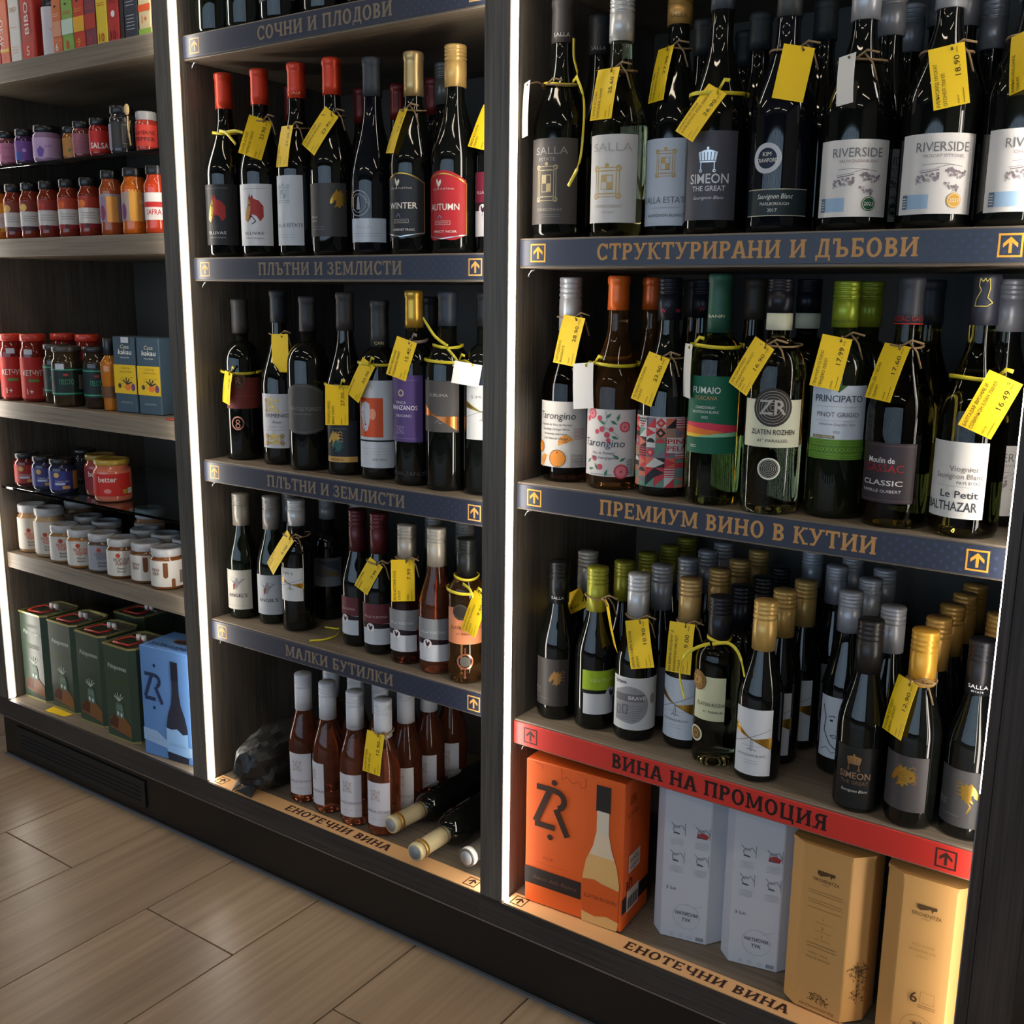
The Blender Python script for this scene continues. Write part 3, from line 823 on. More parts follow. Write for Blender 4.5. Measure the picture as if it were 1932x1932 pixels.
a = Art(); a.rect(-30, 0, 30, 10, (190, 150, 84)); horse(a, -14, 42, 1.1, (190, 150, 70)); horse(a, -8, 30, .9, (50, 90, 90)); lines(a, -24, 10, (60,), GRY); a.text('RESERVA', -8, 3, 3, DK, w=26)
bottle('B2.4', 'B2', -.419, .095, .321, .0375, 'burg', 'glass_black', ('m', (52, 50, 50), .067), 'black bottle with black and gold label behind a big yellow tag', [(.024, .098, 25, 46, (34, 38, 44), a)], group=gB2)
a = Art(); a.rect(-34, 54, 14, 104 + 18, (206, 84, 44)); a.poly([(-30, 104), (-26, 112), (-18, 116), (-10, 112), (-8, 98), (-10, 80), (-14, 66), (-20, 62), (-26, 72), (-30, 90)], (196, 196, 204), 2); a.disc(-4, 94, 6, (226, 150, 120), 3, ry=10, n=14)
a.line([(-30, 90), (-18, 60)], 1.0, BLK, 3); a.line([(-22, 98), (-20, 80), (-17, 80)], .7, BLK, 3); a.line([(-28, 96), (-24, 97)], 1, BLK, 3); a.disc(-18, 76, 2.6, (170, 40, 50), 4, ry=1.4, n=10); a.rect(-40, 46, 40, 49, BLK, 3); lines(a, -28, 28, (24, 29, 34), LGR); a.text('SEPTEN', 6, 13, 3.4, GRY, w=24); a.line([(-12, 140), (-8, 145), (-4, 141), (-8, 137)], .6, GRY)
bottle('B2.5', 'B2', -.341, .099, .308, .0375, 'bord', 'glass_black', ('m', (50, 52, 54), .080), 'bottle with tall white label showing a stylised pale face on orange', [(.021, .173, 26, 56, (198, 202, 210), a)], group=gB2, capart=Art().text('CARI', 0, 5, 5, (210, 190, 140), w=16))
a = Art(); a.disc(-4, 82, 6, (190, 170, 150), 1, n=14, ri=3.4); a.text('FINCA', -4, 64, 4.5, (220, 214, 225), w=20); a.text('MANZANOS', 0, 54, 7.5, (232, 228, 236), w=50, bold=True); a.text('GRACIANO', 0, 42, 4.5, (220, 214, 225), w=30); crest(a, -6, 20, 14, 12, (150, 130, 170)); lines(a, -26, 26, (6, 104), (140, 120, 165))
a2 = Art(); a2.text('MANZANOS', 0, 12, 7, (64, 64, 66), w=62)
bottle('B2.6', 'B2', -.255, .090, .325, .0375, 'bord', 'glass_black', ('foilgold', (206, 162, 66), .061), 'shiny gold-capped bottle with purple label', [(.075, .187, 8, 52, (86, 66, 120), a), (.006, .03, 22, 50, None, a2)], group=gB2)
a = Art(); a.text('SUBLIMA', 0, 58, 5, (176, 172, 168), w=34); a.poly([(-34, 46), (-34, 26), (-10, 26), (0, 24)], COPPER); a.poly([(-6, 26), (34, 26), (34, 2), (14, 14)], COPPER); a.line([(-6, 14), (0, 20), (3, 14), (8, 15)], .7, (150, 146, 142))
bottle('B2.7', 'B2', -.181, .087, .324, .0375, 'bord', 'glass_black', ('m', (40, 46, 58), .055), 'bottle with dark grey label crossed by a copper sash', [(.098, .182, 12, 54, (80, 76, 74), a)], group=gB2)
a = Art(); a.text('S·M·S', -8, 66, 5, GRY, w=26); windmill(a, 64, 78)
bottle('B2.8', 'B2', -.108, .093, .324, .036, 'bord', 'glass_black', ('m', BLKC, .055), 'bottle with white and gold label, cut off by the upright panel on its shelf', [(.091, .178, 30, 50, (206, 206, 204), a)], group=gB2)
bottle('B2.9', 'B2', -.300, .185, .315, .037, 'bord', 'glass_black', ('m', BLKC, .06), 'dark bottle standing behind the purple-labelled one', group='back-row bottles of the second shelf')
bottle('B2.10', 'B2', -.135, .200, .318, .037, 'bord', 'glass_black', ('m', BLKC, .06), 'dark bottle standing behind the copper-sash label', group='back-row bottles of the second shelf')

# ------------------------------------------------------------------ middle unit, small bottles
gB3 = 'small bottles on the third shelf of the middle unit'
def angels():
    a = Art(); a.poly([(-16, 64), (-6, 58), (0, 66), (4, 58), (18, 66), (6, 54), (2, 48), (-2, 40), (-4, 50)], (150, 146, 150)); a.line([(-14, 66), (16, 62)], .6, GRY); a.text("ANGEL'S", 0, 26, 7, (60, 56, 54), w=40, bold=True); lines(a, -22, 22, (8,), LGR); a.poly([(-8, 52), (-3, 56), (-4, 44), (-8, 40)], (140, 70, 60), 2); return a
bottle('B3.1', 'B3', -.708, .088, .252, .0315, 'burg', 'glass_green', ('screw', (168, 162, 150), .064), "small grey-capped bottle with cream Angel's label, leftmost on its shelf", [(.020, .101, 24, 54, (206, 200, 186), angels())], group=gB3)
bottle('B3.2', 'B3', -.634, .100, .253, .0315, 'burg', 'glass_green', ('screw', (150, 146, 142), .065), "small grey-capped bottle with Angel's label, second from left", [(.020, .100, 26, 54, (188, 190, 194), angels())], group=gB3)
a = Art(); a.text('S M S', -6, 52, 5, (70, 70, 74), w=24); windmill(a, 52, 60)
bottle('B3.3', 'B3', -.560, .097, .255, .0325, 'bord', 'glass_black', ('screw', (196, 198, 200), .049), 'small straight bottle with white cap and gold-sashed windmill label', [(.062, .127, 18, 44, (206, 206, 206), a)], group=gB3)
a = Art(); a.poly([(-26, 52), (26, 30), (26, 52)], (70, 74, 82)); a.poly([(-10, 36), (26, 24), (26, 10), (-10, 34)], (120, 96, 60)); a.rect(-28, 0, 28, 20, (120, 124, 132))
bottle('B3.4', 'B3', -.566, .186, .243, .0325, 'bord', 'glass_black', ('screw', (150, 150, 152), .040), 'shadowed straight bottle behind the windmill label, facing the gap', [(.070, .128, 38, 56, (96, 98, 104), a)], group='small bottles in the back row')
bottle('B3.5', 'B3', -.405, .102, .255, .0315, 'burg', 'glass_black', ('screw', (84, 34, 40), .081), 'small bottle with burgundy cap and burgundy-white label, beside the gap', [(.023, .095, 0, 40, (196, 200, 208), yustina((98, 48, 54), (190, 160, 160), 72, 44))], group=gB3)
bottle('B3.6', 'B3', -.343, .092, .258, .0315, 'burg', 'glass_black', ('screw', (90, 34, 40), .073), 'small burgundy-capped bottle with rooster label behind a 7.99 tag', [(.020, .096, 23, 50, (196, 200, 208), yustina((98, 48, 54), (190, 160, 160)))], group=gB3)
bottle('B3.7', 'B3', -.271, .084, .248, .0315, 'burg', 'glass_darkrose', ('screw', (180, 172, 160), .062), 'small rose wine bottle with grey and white rooster label behind an upright yellow tag', [(.024, .100, 18, 52, (202, 204, 210), yustina((136, 138, 142), (200, 200, 200)))], group=gB3)
bottle('B3.8', 'B3', -.199, .078, .253, .0315, 'burg', 'glass_rose', ('screw', (196, 188, 172), .066), 'small rose wine bottle with cream cap and rooster label, no tag', [(.023, .099, 24, 54, (202, 204, 210), yustina((136, 138, 142), (200, 200, 200)))], group=gB3)
a = Art(); a.disc(-6, 56, 14, (50, 44, 40), 2, n=24); a.disc(-6, 56, 12, (96, 84, 76), 3, n=24, ri=11); a.text('ZLATEN ROZHEN', 2, 26, 5, (96, 52, 30), w=54); a.text('41° PARALLEL', 4, 16, 3.6, (96, 52, 30), w=36)
a2 = Art(); a2.disc(4, 22, 14, PINKG, 2, n=24, ri=11); a2.disc(4, 22, 9, (90, 86, 80), 2, n=18); a2.rect(3, 36, 5, 46, PINKG); a2.rect(3, -6, 5, 8, PINKG); a2.disc(4, -6, 2.4, PINKG)
bottle('B3.9', 'B3', -.130, .072, .245, .0315, 'bord', 'glass_amber', ('screw', (38, 40, 40), .063), 'small amber wine bottle with peach label and yellow ribbon', [(.070, .134, 30, 62, (222, 140, 96), a, lambda u: (0, -.004*u*u)), (.018, .07, 26, 40, None, a2)], group=gB3)
src = bottle('B3.g', 'B3', -.463, .166, .249, .0315, 'burg', 'glass_black', ('screw', (140, 138, 136), .06), 'grey-capped small bottle behind the burgundy-capped pair', group='small bottles in the back row')
copies(src, [(-.655, .172), (-.278, .168), (-.205, .165)], ['grey-capped small bottle behind the windmill one, on its left', 'grey-capped small bottle behind the two rose ones', 'dark small bottle behind the amber one'], 'small bottles in the back row')

# ------------------------------------------------------------------ middle unit, bottom: rose bottles
gB4 = 'small rose bottles on the bottom shelf'
def salla_small():
    a = Art(); crest(a, -4, 60, 17, 19, (176, 160, 150)); a.text('SALLA ESTATE', 2, 26, 4.8, (130, 124, 124), w=46); lines(a, -10, 10, (14,), LGR); return a
RC = (196, 200, 208)
src4 = bottle('B4.1', 'B4', -.534, .076, .259, .0315, 'burg', 'glass_rose', ('p', RC, .072), 'small rose bottle with white label, left end of the front row beside the black bag', [(.018, .104, 22, 44, (206, 204, 210), salla_small())], group=gB4)
bottle('B4.2', 'B4', -.465, .073, .258, .0315, 'burg', 'glass_rose', ('p', RC, .072), 'small rose bottle turned aside, second in the front row', [(.017, .103, -19, 44, (206, 204, 210), salla_small())], group=gB4)
bottle('B4.3', 'B4', -.389, .068, .259, .0315, 'burg', 'glass_rose', ('p', RC, .072), 'small rose bottle with white label, third in the front row', [(.019, .104, 16, 44, (206, 204, 210), salla_small())], group=gB4, capart=Art().text('SALLA', 0, 6, 3, (160, 150, 145), w=14))
bottle('B4.4', 'B4', -.321, .070, .259, .0315, 'burg', 'glass_rose', ('p', RC, .072), 'small rose bottle carrying the 12.90 tag, right end of the front row', [(.021, .107, 18, 44, (206, 204, 210), salla_small())], group=gB4, capart=Art().text('SALLA', 0, 6, 3, (160, 150, 145), w=14))
copies(src4, [(-.538, .157), (-.466, .152), (-.398, .149), (-.332, .147), (-.332, .216), (-.331, .286), (-.398, .222)],
       ['rose bottle behind the first and second of the front row', 'rose bottle in the second row, behind the third front one', 'rose bottle in the second row, behind the 12.90 tag', 'rose bottle with white label right of the 12.90 tag', 'rose bottle in the third row, right of the tagged one', 'rose bottle farthest right and back among the rose bottles', 'rose bottle in the third row, behind the cap of the tagged one'], gB4)

# ================================================================== right unit, upper shelf
gC1 = 'wine bottles on the upper shelf of the right unit'
a = Art(); a.text('SALLA', 0, 96, 10, (150, 146, 140), w=50); a.text('ESTATE', -6, 87, 4.5, (150, 146, 140), w=26); crest(a, -6, 56, 30, 48, (176, 160, 120)); a.text('CHARDONNAY', -2, 18, 4.2, (160, 150, 136), w=40); lines(a, -18, 14, (10, 13), GRY)
bottle('C1.1', 'C1', .040, .072, .328, .040, 'burg', 'glass_black', ('m', (66, 60, 58), .059), 'tall dark bottle with taupe-grey crest label and yellow ribbon, leftmost on its shelf', [(.019, .137, 12, 58, (82, 76, 72), a)], group=gC1, capart=Art().text('SALLA', 0, 7, 5.5, (200, 196, 190), w=24))
a = Art(); a.text('SALLA', 0, 95, 11, (176, 172, 168), w=58); crest(a, -6, 54, 36, 40, (196, 170, 110)); a.text('CHARDONNAY', -4, 20, 4.2, (170, 160, 140), w=40); a.text('Oak Aged', -4, 13, 3, (170, 160, 140), shear=.3)
bottle('C1.2', 'C1', .136, .072, .320, .039, 'burg', 'glass_lemon', ('s', (200, 200, 198), .060), 'clear bottle with white cap and tall white label with gold crest', [(.018, .135, 16, 56, (208, 206, 204), a)], group=gC1)
a = Art(); crest(a, 0, 82, 26, 34, (196, 160, 90)); a.text('SALLA ESTATE', 0, 30, 8.5, (110, 116, 126), w=66); lines(a, -22, 22, (24,), LGR); a.text('SAUVIGNON BLANC', 0, 12, 3.6, (80, 84, 92), w=52, bold=True)
bottle('C1.3', 'C1', .207, .105, .323, .039, 'burg', 'glass_black', ('s', (196, 152, 84), .044), 'gold-capped bottle with pale blue-white label reading SALLA ESTATE', [(.014, .129, 9, 56, (190, 198, 210), a)], group=gC1, capart=Art().text('SALLA', 0, 7, 5, (120, 90, 50), w=24))
bottle('C1.4', 'C1', .285, .072, .320, .041, 'burg', 'glass_black', ('m', (60, 64, 72), .040), 'bottle with slate label of a silver crown, reading SIMEON THE GREAT', [(.017, .128, 12, 52, (72, 72, 80), simeon(SILV))], group=gC1)
a = Art(); a.rect(-42, 32, 42, 33, (190, 186, 160)); a.rect(-42, 0, 42, 1, (190, 186, 160)); a.text('Sauvignon Blanc', -2, 21, 6, (220, 222, 214), w=44, shear=.2); a.text('MARLBOROUGH', -2, 13, 3.8, (206, 208, 200), w=36); a.text('2017', -4, 5, 4.2, (206, 208, 200))
a2 = Art(); a2.disc(-14, 19, 18.5, (186, 190, 196), 2, n=32, ri=12.5); a2.disc(-14, 19, 12.6, (30, 40, 60), 1, n=28); a2.text('KIM', -14, 21.5, 5, (228, 226, 216), 3, bold=True); a2.text('CRAWFORD', -14, 14, 5, (228, 226, 216), 3, w=28, bold=True)
bottle('C1.5', 'C1', .375, .072, .310, .0415, 'burg', 'glass_blue', ('m', (58, 60, 60), .050), 'dark bottle with a white ring emblem reading KIM CRAWFORD', [(.019, .052, 16, 58, (34, 44, 48), a), (.070, .11, 16, 40, None, a2)], group=gC1)
for key, x, var, bd, lab in (('6', .470, 'SAUVIGNON BLANC', (28, 84, 60), 'green'), ('7', .567, 'MUSCAT OTTONEL', (206, 158, 50), 'golden'), ('8', .655, 'CHARDONNAY', (214, 84, 44), 'orange')):
    R = .0430
    bottle('C1.'+key, 'C1', x, .072 if key != '8' else .080, .305, R, 'burg', 'glass_black', ('s', (178, 180, 186), .061), 'silver-capped bottle with white vineyard label and %s year badge' % lab, [(.015, .104, 16 if key != '8' else 24, 62, (212, 208, 204), riverside(var, bd, '2023'))], group=gC1)
gC1b = 'bottles in the back rows of the upper right shelf'
bottle('C1.2b', 'C1', .046, .165, .325, .039, 'burg', 'glass_black', ('m', (44, 44, 46), .056), 'dark-capped bottle behind the clear white-capped one', [(.02, .12, 40, 60, (150, 140, 80), None)], group=gC1b, capart=Art().text('SALLA', 0, 6, 5, (190, 186, 180), w=22))
srcr = bottle('C1.s1', 'C1', .474, .166, .305, .0375, 'burg', 'glass_black', ('s', (150, 150, 154), .061), 'silver-capped bottle behind the green-badge one', [(.015, .104, 16, 62, (206, 204, 200), riverside('SAUVIGNON BLANC', (28, 84, 60), '2023'))], group=gC1b)
copies(srcr, [(.470, .272), (.562, .166), (.566, .310), (.650, .18)], ['dim silver-capped bottle, second behind the green-badge one', 'silver-capped bottle behind the golden-badge one', 'dim silver-capped bottle farthest behind the golden-badge one', 'silver-capped bottle behind the orange-badge one'], gC1b)
src = bottle('C1.d1', 'C1', .380, .190, .305, .040, 'burg', 'glass_black', ('m', (40, 44, 46), .05), 'dark-capped bottle behind the ring-emblem one', group=gC1b)
copies(src, [(.285, .200), (.225, .290), (.204, .192)], ['dark-capped bottle behind the silver-crown label', 'dark-capped bottle far back, right of the gold cap', 'dark-capped bottle right behind the gold cap'], gC1b)
bottle('C1.s3', 'C1', .520, .222, .296, .026, 'burg', 'glass_black', ('s', (110, 112, 116), .035), 'low dim silver cap between the green and golden badge bottles', group=gC1b)

# ------------------------------------------------------------------ right unit, second shelf
gC2 = 'wine bottles on the second shelf of the right unit'
a = Art(); HB = (50, 48, 52)
a.text('Tarongino', -8, 74, 11, HB, w=64, shear=.15)
for k, (t, w) in enumerate((('Frizzante de Vino de Naranja', 54), ('Sparkling Orange Wine', 46), ('de naranja valenciana', 40), ('from Valencian Oranges', 42))):
    a.text(t, -8, 64-k*7, 3.4, HB, w=w, shear=.2)
for x, y, r in ((-3, 14, 13), (-38, 30, 9)):
    a.disc(x, y, r, (226, 140, 50), n=22); a.disc(x, y, r+.5, HB, 2, n=22, ri=r-.3); a.disc(x, y+r*.7, 1.4, (140, 60, 30), 2, n=8)
a.disc(10, 38, 12, (232, 160, 80), 1, n=16, a0=20, a1=200); a.disc(-26, 8, 11, (232, 160, 80), 1, n=16, a0=60, a1=240)
for k in range(5):
    a.line([(10, 38), (10+11*math.cos(math.radians(40+k*32)), 38+11*math.sin(math.radians(40+k*32)))], .5, (170, 90, 30), 2)
    a.line([(-26, 8), (-26+10*math.cos(math.radians(80+k*32)), 8+10*math.sin(math.radians(80+k*32)))], .5, (170, 90, 30), 2)
for k in range(9):
    a.line([(22, 16-k*2+44), (38, 17-k*2+44)], .5, (150, 60, 50), 2); a.line([(18, 20-k*2.3), (38, 19-k*2.3)], .6, (90, 60, 50), 2)
bottle('C2.1', 'C2', .043, .104, .308, .041, 'burg', 'glass_darkamber', ('s', (196, 196, 198), .080), 'white-capped bottle with white label of hand-drawn oranges', [(.023, .124, 14, 60, (214, 208, 200), a)], group=gC2)
a = Art(); PK = (206, 80, 96); GN = (70, 130, 100)
rnd = random.Random(3)
a.line([(-4, 98), (0, 84), (-6, 74), (10, 66), (18, 58)], .7, GN)
for x, y, r in ((-26, 92, 8), (-12, 86, 4), (26, 74, 8), (-8, 70, 4.2), (0, 62, 4.4), (6, 70, 3.6), (-16, 66, 3.6), (-20, 26, 4), (-10, 14, 4.5), (22, 8, 11), (-34, 84, 4), (2, 54, 3.4)):
    a.disc(x, y, r, PK, 1, n=14)
    if r > 7: a.disc(x, y, r*.75, (232, 130, 140), 2, n=14, ri=r*.2)
for x, y, d in ((2, 90, 40), (10, 80, -30), (-8, 80, 160), (16, 88, 70), (-30, 22, 40), (-26, 10, 10), (14, 30, 150), (24, 26, 30), (0, 6, 70), (12, 58, -20), (-16, 14, 120)):
    c_, s_ = math.cos(math.radians(d)), math.sin(math.radians(d))
    a.poly([(x+p*c_-q*s_, y+p*s_+q*c_) for p, q in ((-6, 0), (-1, 2.4), (6, 0), (-1, -2.4))], GN)
a.text('Tarongino', -8, 44, 11.5, (40, 60, 80), w=68, shear=.15); a.text('Vino de Pomelo/', -6, 33, 4, (50, 60, 90), w=36, shear=.2); a.text('Wine from grapefruit', -4, 26, 4, (50, 60, 90), w=44, shear=.2); lines(a, -26, 10, (3,), (60, 70, 90))
for k in range(10):
    a.line([(30, 4+k*2.4), (40, 4.3+k*2.4)], .6, HB, 2)
bottle('C2.2', 'C2', .132, .094, .310, .042, 'burg', 'glass_amber', ('foil', (226, 104, 34), .049), 'orange-capped bottle with white label of pink grapefruit and leaves', [(.020, .119, 14, 60, (216, 210, 206), a)], group=gC2)
a = Art()
PAL = [(196, 60, 70), (40, 40, 44), (200, 200, 196), (100, 140, 124), (120, 116, 130), (206, 110, 90)]
rnd = random.Random(11)
cw = 14.2
for i in range(6):
    for j in range(7):
        x0, y0 = -42.6+i*cw, j*cw
        b0 = rnd.choice(PAL); a.rect(x0, y0, x0+cw, y0+cw, b0, 1)
        c = rnd.choice([p for p in PAL if p != b0]); kd = rnd.randrange(5)
        if kd == 0: a.poly([(x0, y0), (x0+cw, y0+cw/2), (x0, y0+cw)], c, 2)
        elif kd == 1:
            for k in range(4): a.rect(x0, y0+1+k*3.5, x0+cw, y0+2.6+k*3.5, c, 2)
        elif kd == 2: a.poly([(x0+cw/2, y0), (x0+cw, y0+cw/2), (x0+cw/2, y0+cw), (x0, y0+cw/2)], c, 2); a.poly([(x0+cw/2, y0+4), (x0+cw-4, y0+cw/2), (x0+cw/2, y0+cw-4), (x0+4, y0+cw/2)], (220, 150, 130), 3)
        elif kd == 3: a.poly([(x0, y0), (x0+cw, y0), (x0+cw, y0+cw)], c, 2)
        else: a.disc(x0+cw/2, y0+cw/2, cw*.45, c, 2, n=14, a0=0, a1=180)
a.rect(-30, 84, -14, 100, (205, 200, 196), 4)
for r in range(4):
    for k in range(5-r):
        a.disc(-29+r*1.6+k*3.4, 97-r*3.6, 1.5, BLK if r < 2 else (170, 40, 50), 5, n=8)
a.rect(16, 50, 40, 72, (205, 200, 196), 4); a.text('PIN', 28, 63, 7, (190, 44, 60), 5, w=22, bold=True); a.text('PELI', 28, 53, 7, (190, 44, 60), 5, w=22, bold=True)
bottle('C2.3', 'C2', .2175, .090, .307, .0405, 'burg', 'glass_black', ('s', (26, 30, 40), .058), 'black-capped bottle with red, green and black geometric patchwork label', [(.014, .115, 8, 60, (190, 186, 182), a)], group=gC2, capart=Art().text('W', -8, 10, 6, (200, 60, 80)).text('W', 14, 10, 6, (200, 60, 80)))
a = Art(); W2 = (222, 226, 220)
a.text('FUMAIO', -8, 82, 8.5, W2, w=40, bold=True); a.text('TOSCANA', -8, 73, 5.5, (190, 150, 90), w=32); a.text('CHARDONNAY', -8, 61, 3.8, W2, w=28); a.text('SAUVIGNON BLANC', -8, 55, 3.8, W2, w=38); a.text('2022', -8, 48, 3.4, W2)
a.poly([(-40, 42), (0, 42), (40, 38), (40, 30), (0, 28), (-40, 38)], (214, 60, 84)); a.poly([(-40, 38), (-10, 34), (20, 30), (0, 26), (-40, 26)], (230, 120, 50), 2); a.poly([(-40, 27), (0, 26), (-20, 22), (-40, 22)], (226, 190, 60), 2); a.poly([(-20, 22), (10, 28), (40, 30), (40, 24)], (140, 200, 160), 2); a.text('2022', -24, 8, 3.6, W2, bold=True)
bottle('C2.4', 'C2', .301, .072, .312, .038, 'bord', 'glass_lime', ('m', (36, 84, 66), .078), 'green-capped clear bottle with green label crossed by colourful waves', [(.072, .177, 16, 60, (28, 98, 72), a)], group=gC2, capart=Art().text('BANFI', -3, 20, 4, (226, 222, 190), w=22))
a = Art(); seal(a, 0, 52, 25); a.text('ZLATEN ROZHEN', 2, 17, 6.4, (44, 44, 40), w=58, bold=True); a.text('41° PARALLEL', 2, 7, 4, (60, 60, 54), w=40)
a2 = Art(); a2.disc(2, 22, 14.5, (216, 214, 200), 2, n=28, ri=12.4); a2.disc(2, 22, 12.4, (44, 44, 40), 1, n=28)
for k in range(1, 6): a2.disc(2, 22, 2.3*k, (170, 168, 156), 2, n=18, ri=2.3*k-.6)
bottle('C2.5', 'C2', .390, .062, .306, .038, 'bord', 'glass_lemon', ('s', (24, 26, 34), .044), 'clear bottle with black cap, cream label and dark metal ZR medallion', [(.090, .152, 18, 64, (206, 206, 180), a), (.040, .09, 14, 30, None, a2), (.236, .258, 20, 180, None, None)], group=gC2)
bm_band = lathe([(.0156, .240), (.0168, .2405), (.0168, .2615), (.0156, .262)], 28, False, False)
def neck_band(root_key, r=None):
    x, y, z, H, R, st, rn = NECK[root_key]
    o = [q for q in COL.objects if q.parent is None and abs(q.location.x-x) < 1e-5 and abs(q.location.y-y) < 1e-5 and abs(q.location.z-z) < 1e-5 and q.get('category') == 'bottle'][0]
    link('neck_band', bm_band, paper((206, 206, 180)), o)
neck_band('C2.5')
a = Art(); a.rect(-40, 0, 40, 26, (106, 148, 50), 1)
for k in range(16):
    a.disc(-37+k*5, 13, 5, (70, 110, 40), 2, n=10, ri=4.2); a.disc(-37+k*5, 13, 2.4, (140, 176, 70), 2, n=8, ri=1.8)
for y in (2, 5, 21, 24): a.line([(-40, y), (40, y)], .6, (70, 110, 40), 2)
a.rect(-32, 27, -2, 31, (130, 110, 80), 2); a.text('DELLE VENEZIE', -17, 28, 2.2, (240, 230, 200), 3, w=26); a.text('PRINCIPATO', 0, 74, 8.5, (72, 74, 92), w=62, bold=True); a.line([(-30, 68), (30, 68)], .5, LGR); a.text('PINOT GRIGIO', 0, 55, 6, (96, 92, 100), w=54); a.text('Indicazione Geografica Tipica', 0, 44, 3, (120, 110, 130), w=46, shear=.3); a.text('2022', 0, 34, 3, (120, 110, 130)); a.poly([(-10, 95), (0, 86), (10, 95)], (60, 100, 50)); lines(a, -30, 30, (50,), LGR, .4)
bottle('C2.6', 'C2', .467, .090, .303, .0375, 'bord', 'glass_green', ('s', (140, 156, 42), .058), 'lime-green-capped bottle with white label and green patterned band', [(.078, .173, 16, 60, (204, 212, 222), a)], group=gC2, capart=Art().text('PRINCIPATO', 0, 6, 3.6, (80, 96, 30), w=30))
a = Art(); a.text('Moulin de', -6, 50, 7, (214, 208, 206), w=34, bold=True); a.text('GASSAC', -3, 39, 9.5, (150, 36, 36), w=50); a.text('CLASSIC', -4, 22, 6.5, (206, 200, 198), w=52, bold=True); a.text('FAMILLE GUIBERT', -4, 13, 3.6, (206, 200, 198), w=50, bold=True); a.frame(-36, 3, 36, 72, .5, (110, 80, 78))
bottle('C2.7', 'C2', .548, .081, .308, .040, 'burg', 'glass_olive', ('m', (50, 52, 60), .057), 'charcoal-capped bottle with dark plum label reading Moulin de Gassac', [(.032, .107, -4, 52, (52, 44, 48), a)], group=gC2, capart=Art().rect(-30, 0, 30, 1.2, (170, 36, 30), 2).text('GASSAC', -10, 4, 6, (150, 32, 30), w=24).text('GASSAC', 16, 4, 6, (150, 32, 30), w=22))
a = Art(); DB = (60, 62, 66); a.text('Viognier', 12, 57, 6.5, (130, 120, 112), w=34); a.text('Sauvignon Blanc', 6, 48, 6.5, (130, 120, 112), w=56); a.text('PAYS D’OC', 18, 41.5, 3.6, DB, w=26, bold=True); lines(a, -20, 30, (38.5,), LGR, .4); a.text('Le Petit', 8, 25, 8.5, DB, w=44, bold=True); a.text('BALTHAZAR', -2, 9, 11, DB, w=64, bold=True)
bottle('C2.8', 'C2', .634, .078, .311, .040, 'burg', 'glass_olive', ('m', (36, 38, 50), .059), 'dark-capped bottle with white Le Petit Balthazar label, rightmost front bottle', [(.024, .116, -12, 54, (212, 208, 202), a)], group=gC2, capart=Art().line([(-5, 54), (-6, 46), (-3, 40), (-8, 30), (-9, 22), (4, 22), (10, 26), (4, 32), (6, 42), (5, 54), (2, 50), (0, 54), (-2, 50), (-5, 54)], .9, (200, 180, 90)))
gC2b = 'bottles in the back row of the second right shelf'
bottle('C2.o', 'C2', .130, .205, .310, .042, 'burg', 'glass_amber', ('foil', (206, 92, 32), .049), 'orange-capped bottle behind the grapefruit and patchwork labels', group=gC2b)
bottle('C2.k', 'C2', .222, .192, .307, .040, 'burg', 'glass_black', ('s', (26, 30, 40), .056), 'black screw-capped bottle with red mark left of the green cap', group=gC2b, capart=Art().text('W', 0, 10, 6, (190, 50, 70)))
src = bottle('C2.d', 'C2', .160, .287, .308, .037, 'burg', 'glass_black', ('m', (72, 62, 52), .058), 'dim brown cap far back, left of the green cap', group=gC2b)
copies(src, [(.301, .196)], ['dim grey-brown cap right behind the green-capped bottle'], gC2b)
bottle('C2.5b', 'C2', .389, .172, .307, .038, 'bord', 'glass_olive', ('s', (24, 26, 34), .046), 'black-capped bottle with cream neck band behind the medallion bottle', group=gC2b)
neck_band('C2.5b')
bottle('C2.6b', 'C2', .471, .178, .304, .0375, 'bord', 'glass_green', ('s', (128, 142, 38), .060), 'second lime-green-capped bottle, behind the first', group=gC2b)
bottle('C2.7b', 'C2', .552, .172, .306, .040, 'burg', 'glass_olive', ('m', (40, 40, 46), .057), 'dark bottle with olive wine behind the plum-labelled one', [(.03, .1, 30, 55, (130, 118, 46), None)], group=gC2b)
a = Art(); riv = riverside('SAUVIGNON BLANC', (28, 84, 60), '2023')
bottle('C2.8b', 'C2', .647, .172, .307, .0415, 'burg', 'glass_black', ('s', (150, 152, 160), .064), 'silver-capped bottle at the right end, behind the Balthazar one', [(.015, .104, 30, 62, (206, 204, 200), riv)], group=gC2b)

# ------------------------------------------------------------------ right unit, promotion shelf: small bottles in columns
gC3 = 'small bottles in the front row of the promotion shelf'
a = Art(); horse(a, 8, 48, .95, (150, 110, 60)); a.text('SALLA', -24, 26, 4.2, (150, 140, 124), w=14); a.text('ESTATE', -24, 20, 3, (150, 140, 124), w=13); lines(a, -28, 0, (12,), GRY)
bottle('C3.1', 'C3', .041, .091, .257, .0325, 'burg', 'glass_black', ('s', (30, 32, 34), .067), 'small black-capped bottle with dark label and copper horse, left end of the shelf', [(.024, .103, 12, 54, (60, 56, 54), a)], group=gC3, capart=Art().text('SALLA', 0, 8, 4.4, (200, 200, 200), w=20))
a = Art(); a.rect(-28, 40, 28, 72, (152, 180, 44), 1); a.text('VILLA YUSTINA', 8, 54, 5.4, (200, 214, 150), w=46); a.rect(-28, 34, 28, 40, (20, 22, 18), 1); a.disc(20, 34, 10, (200, 202, 206), 2, n=18); rooster(a, 20, 34, 1.4, (30, 50, 60))
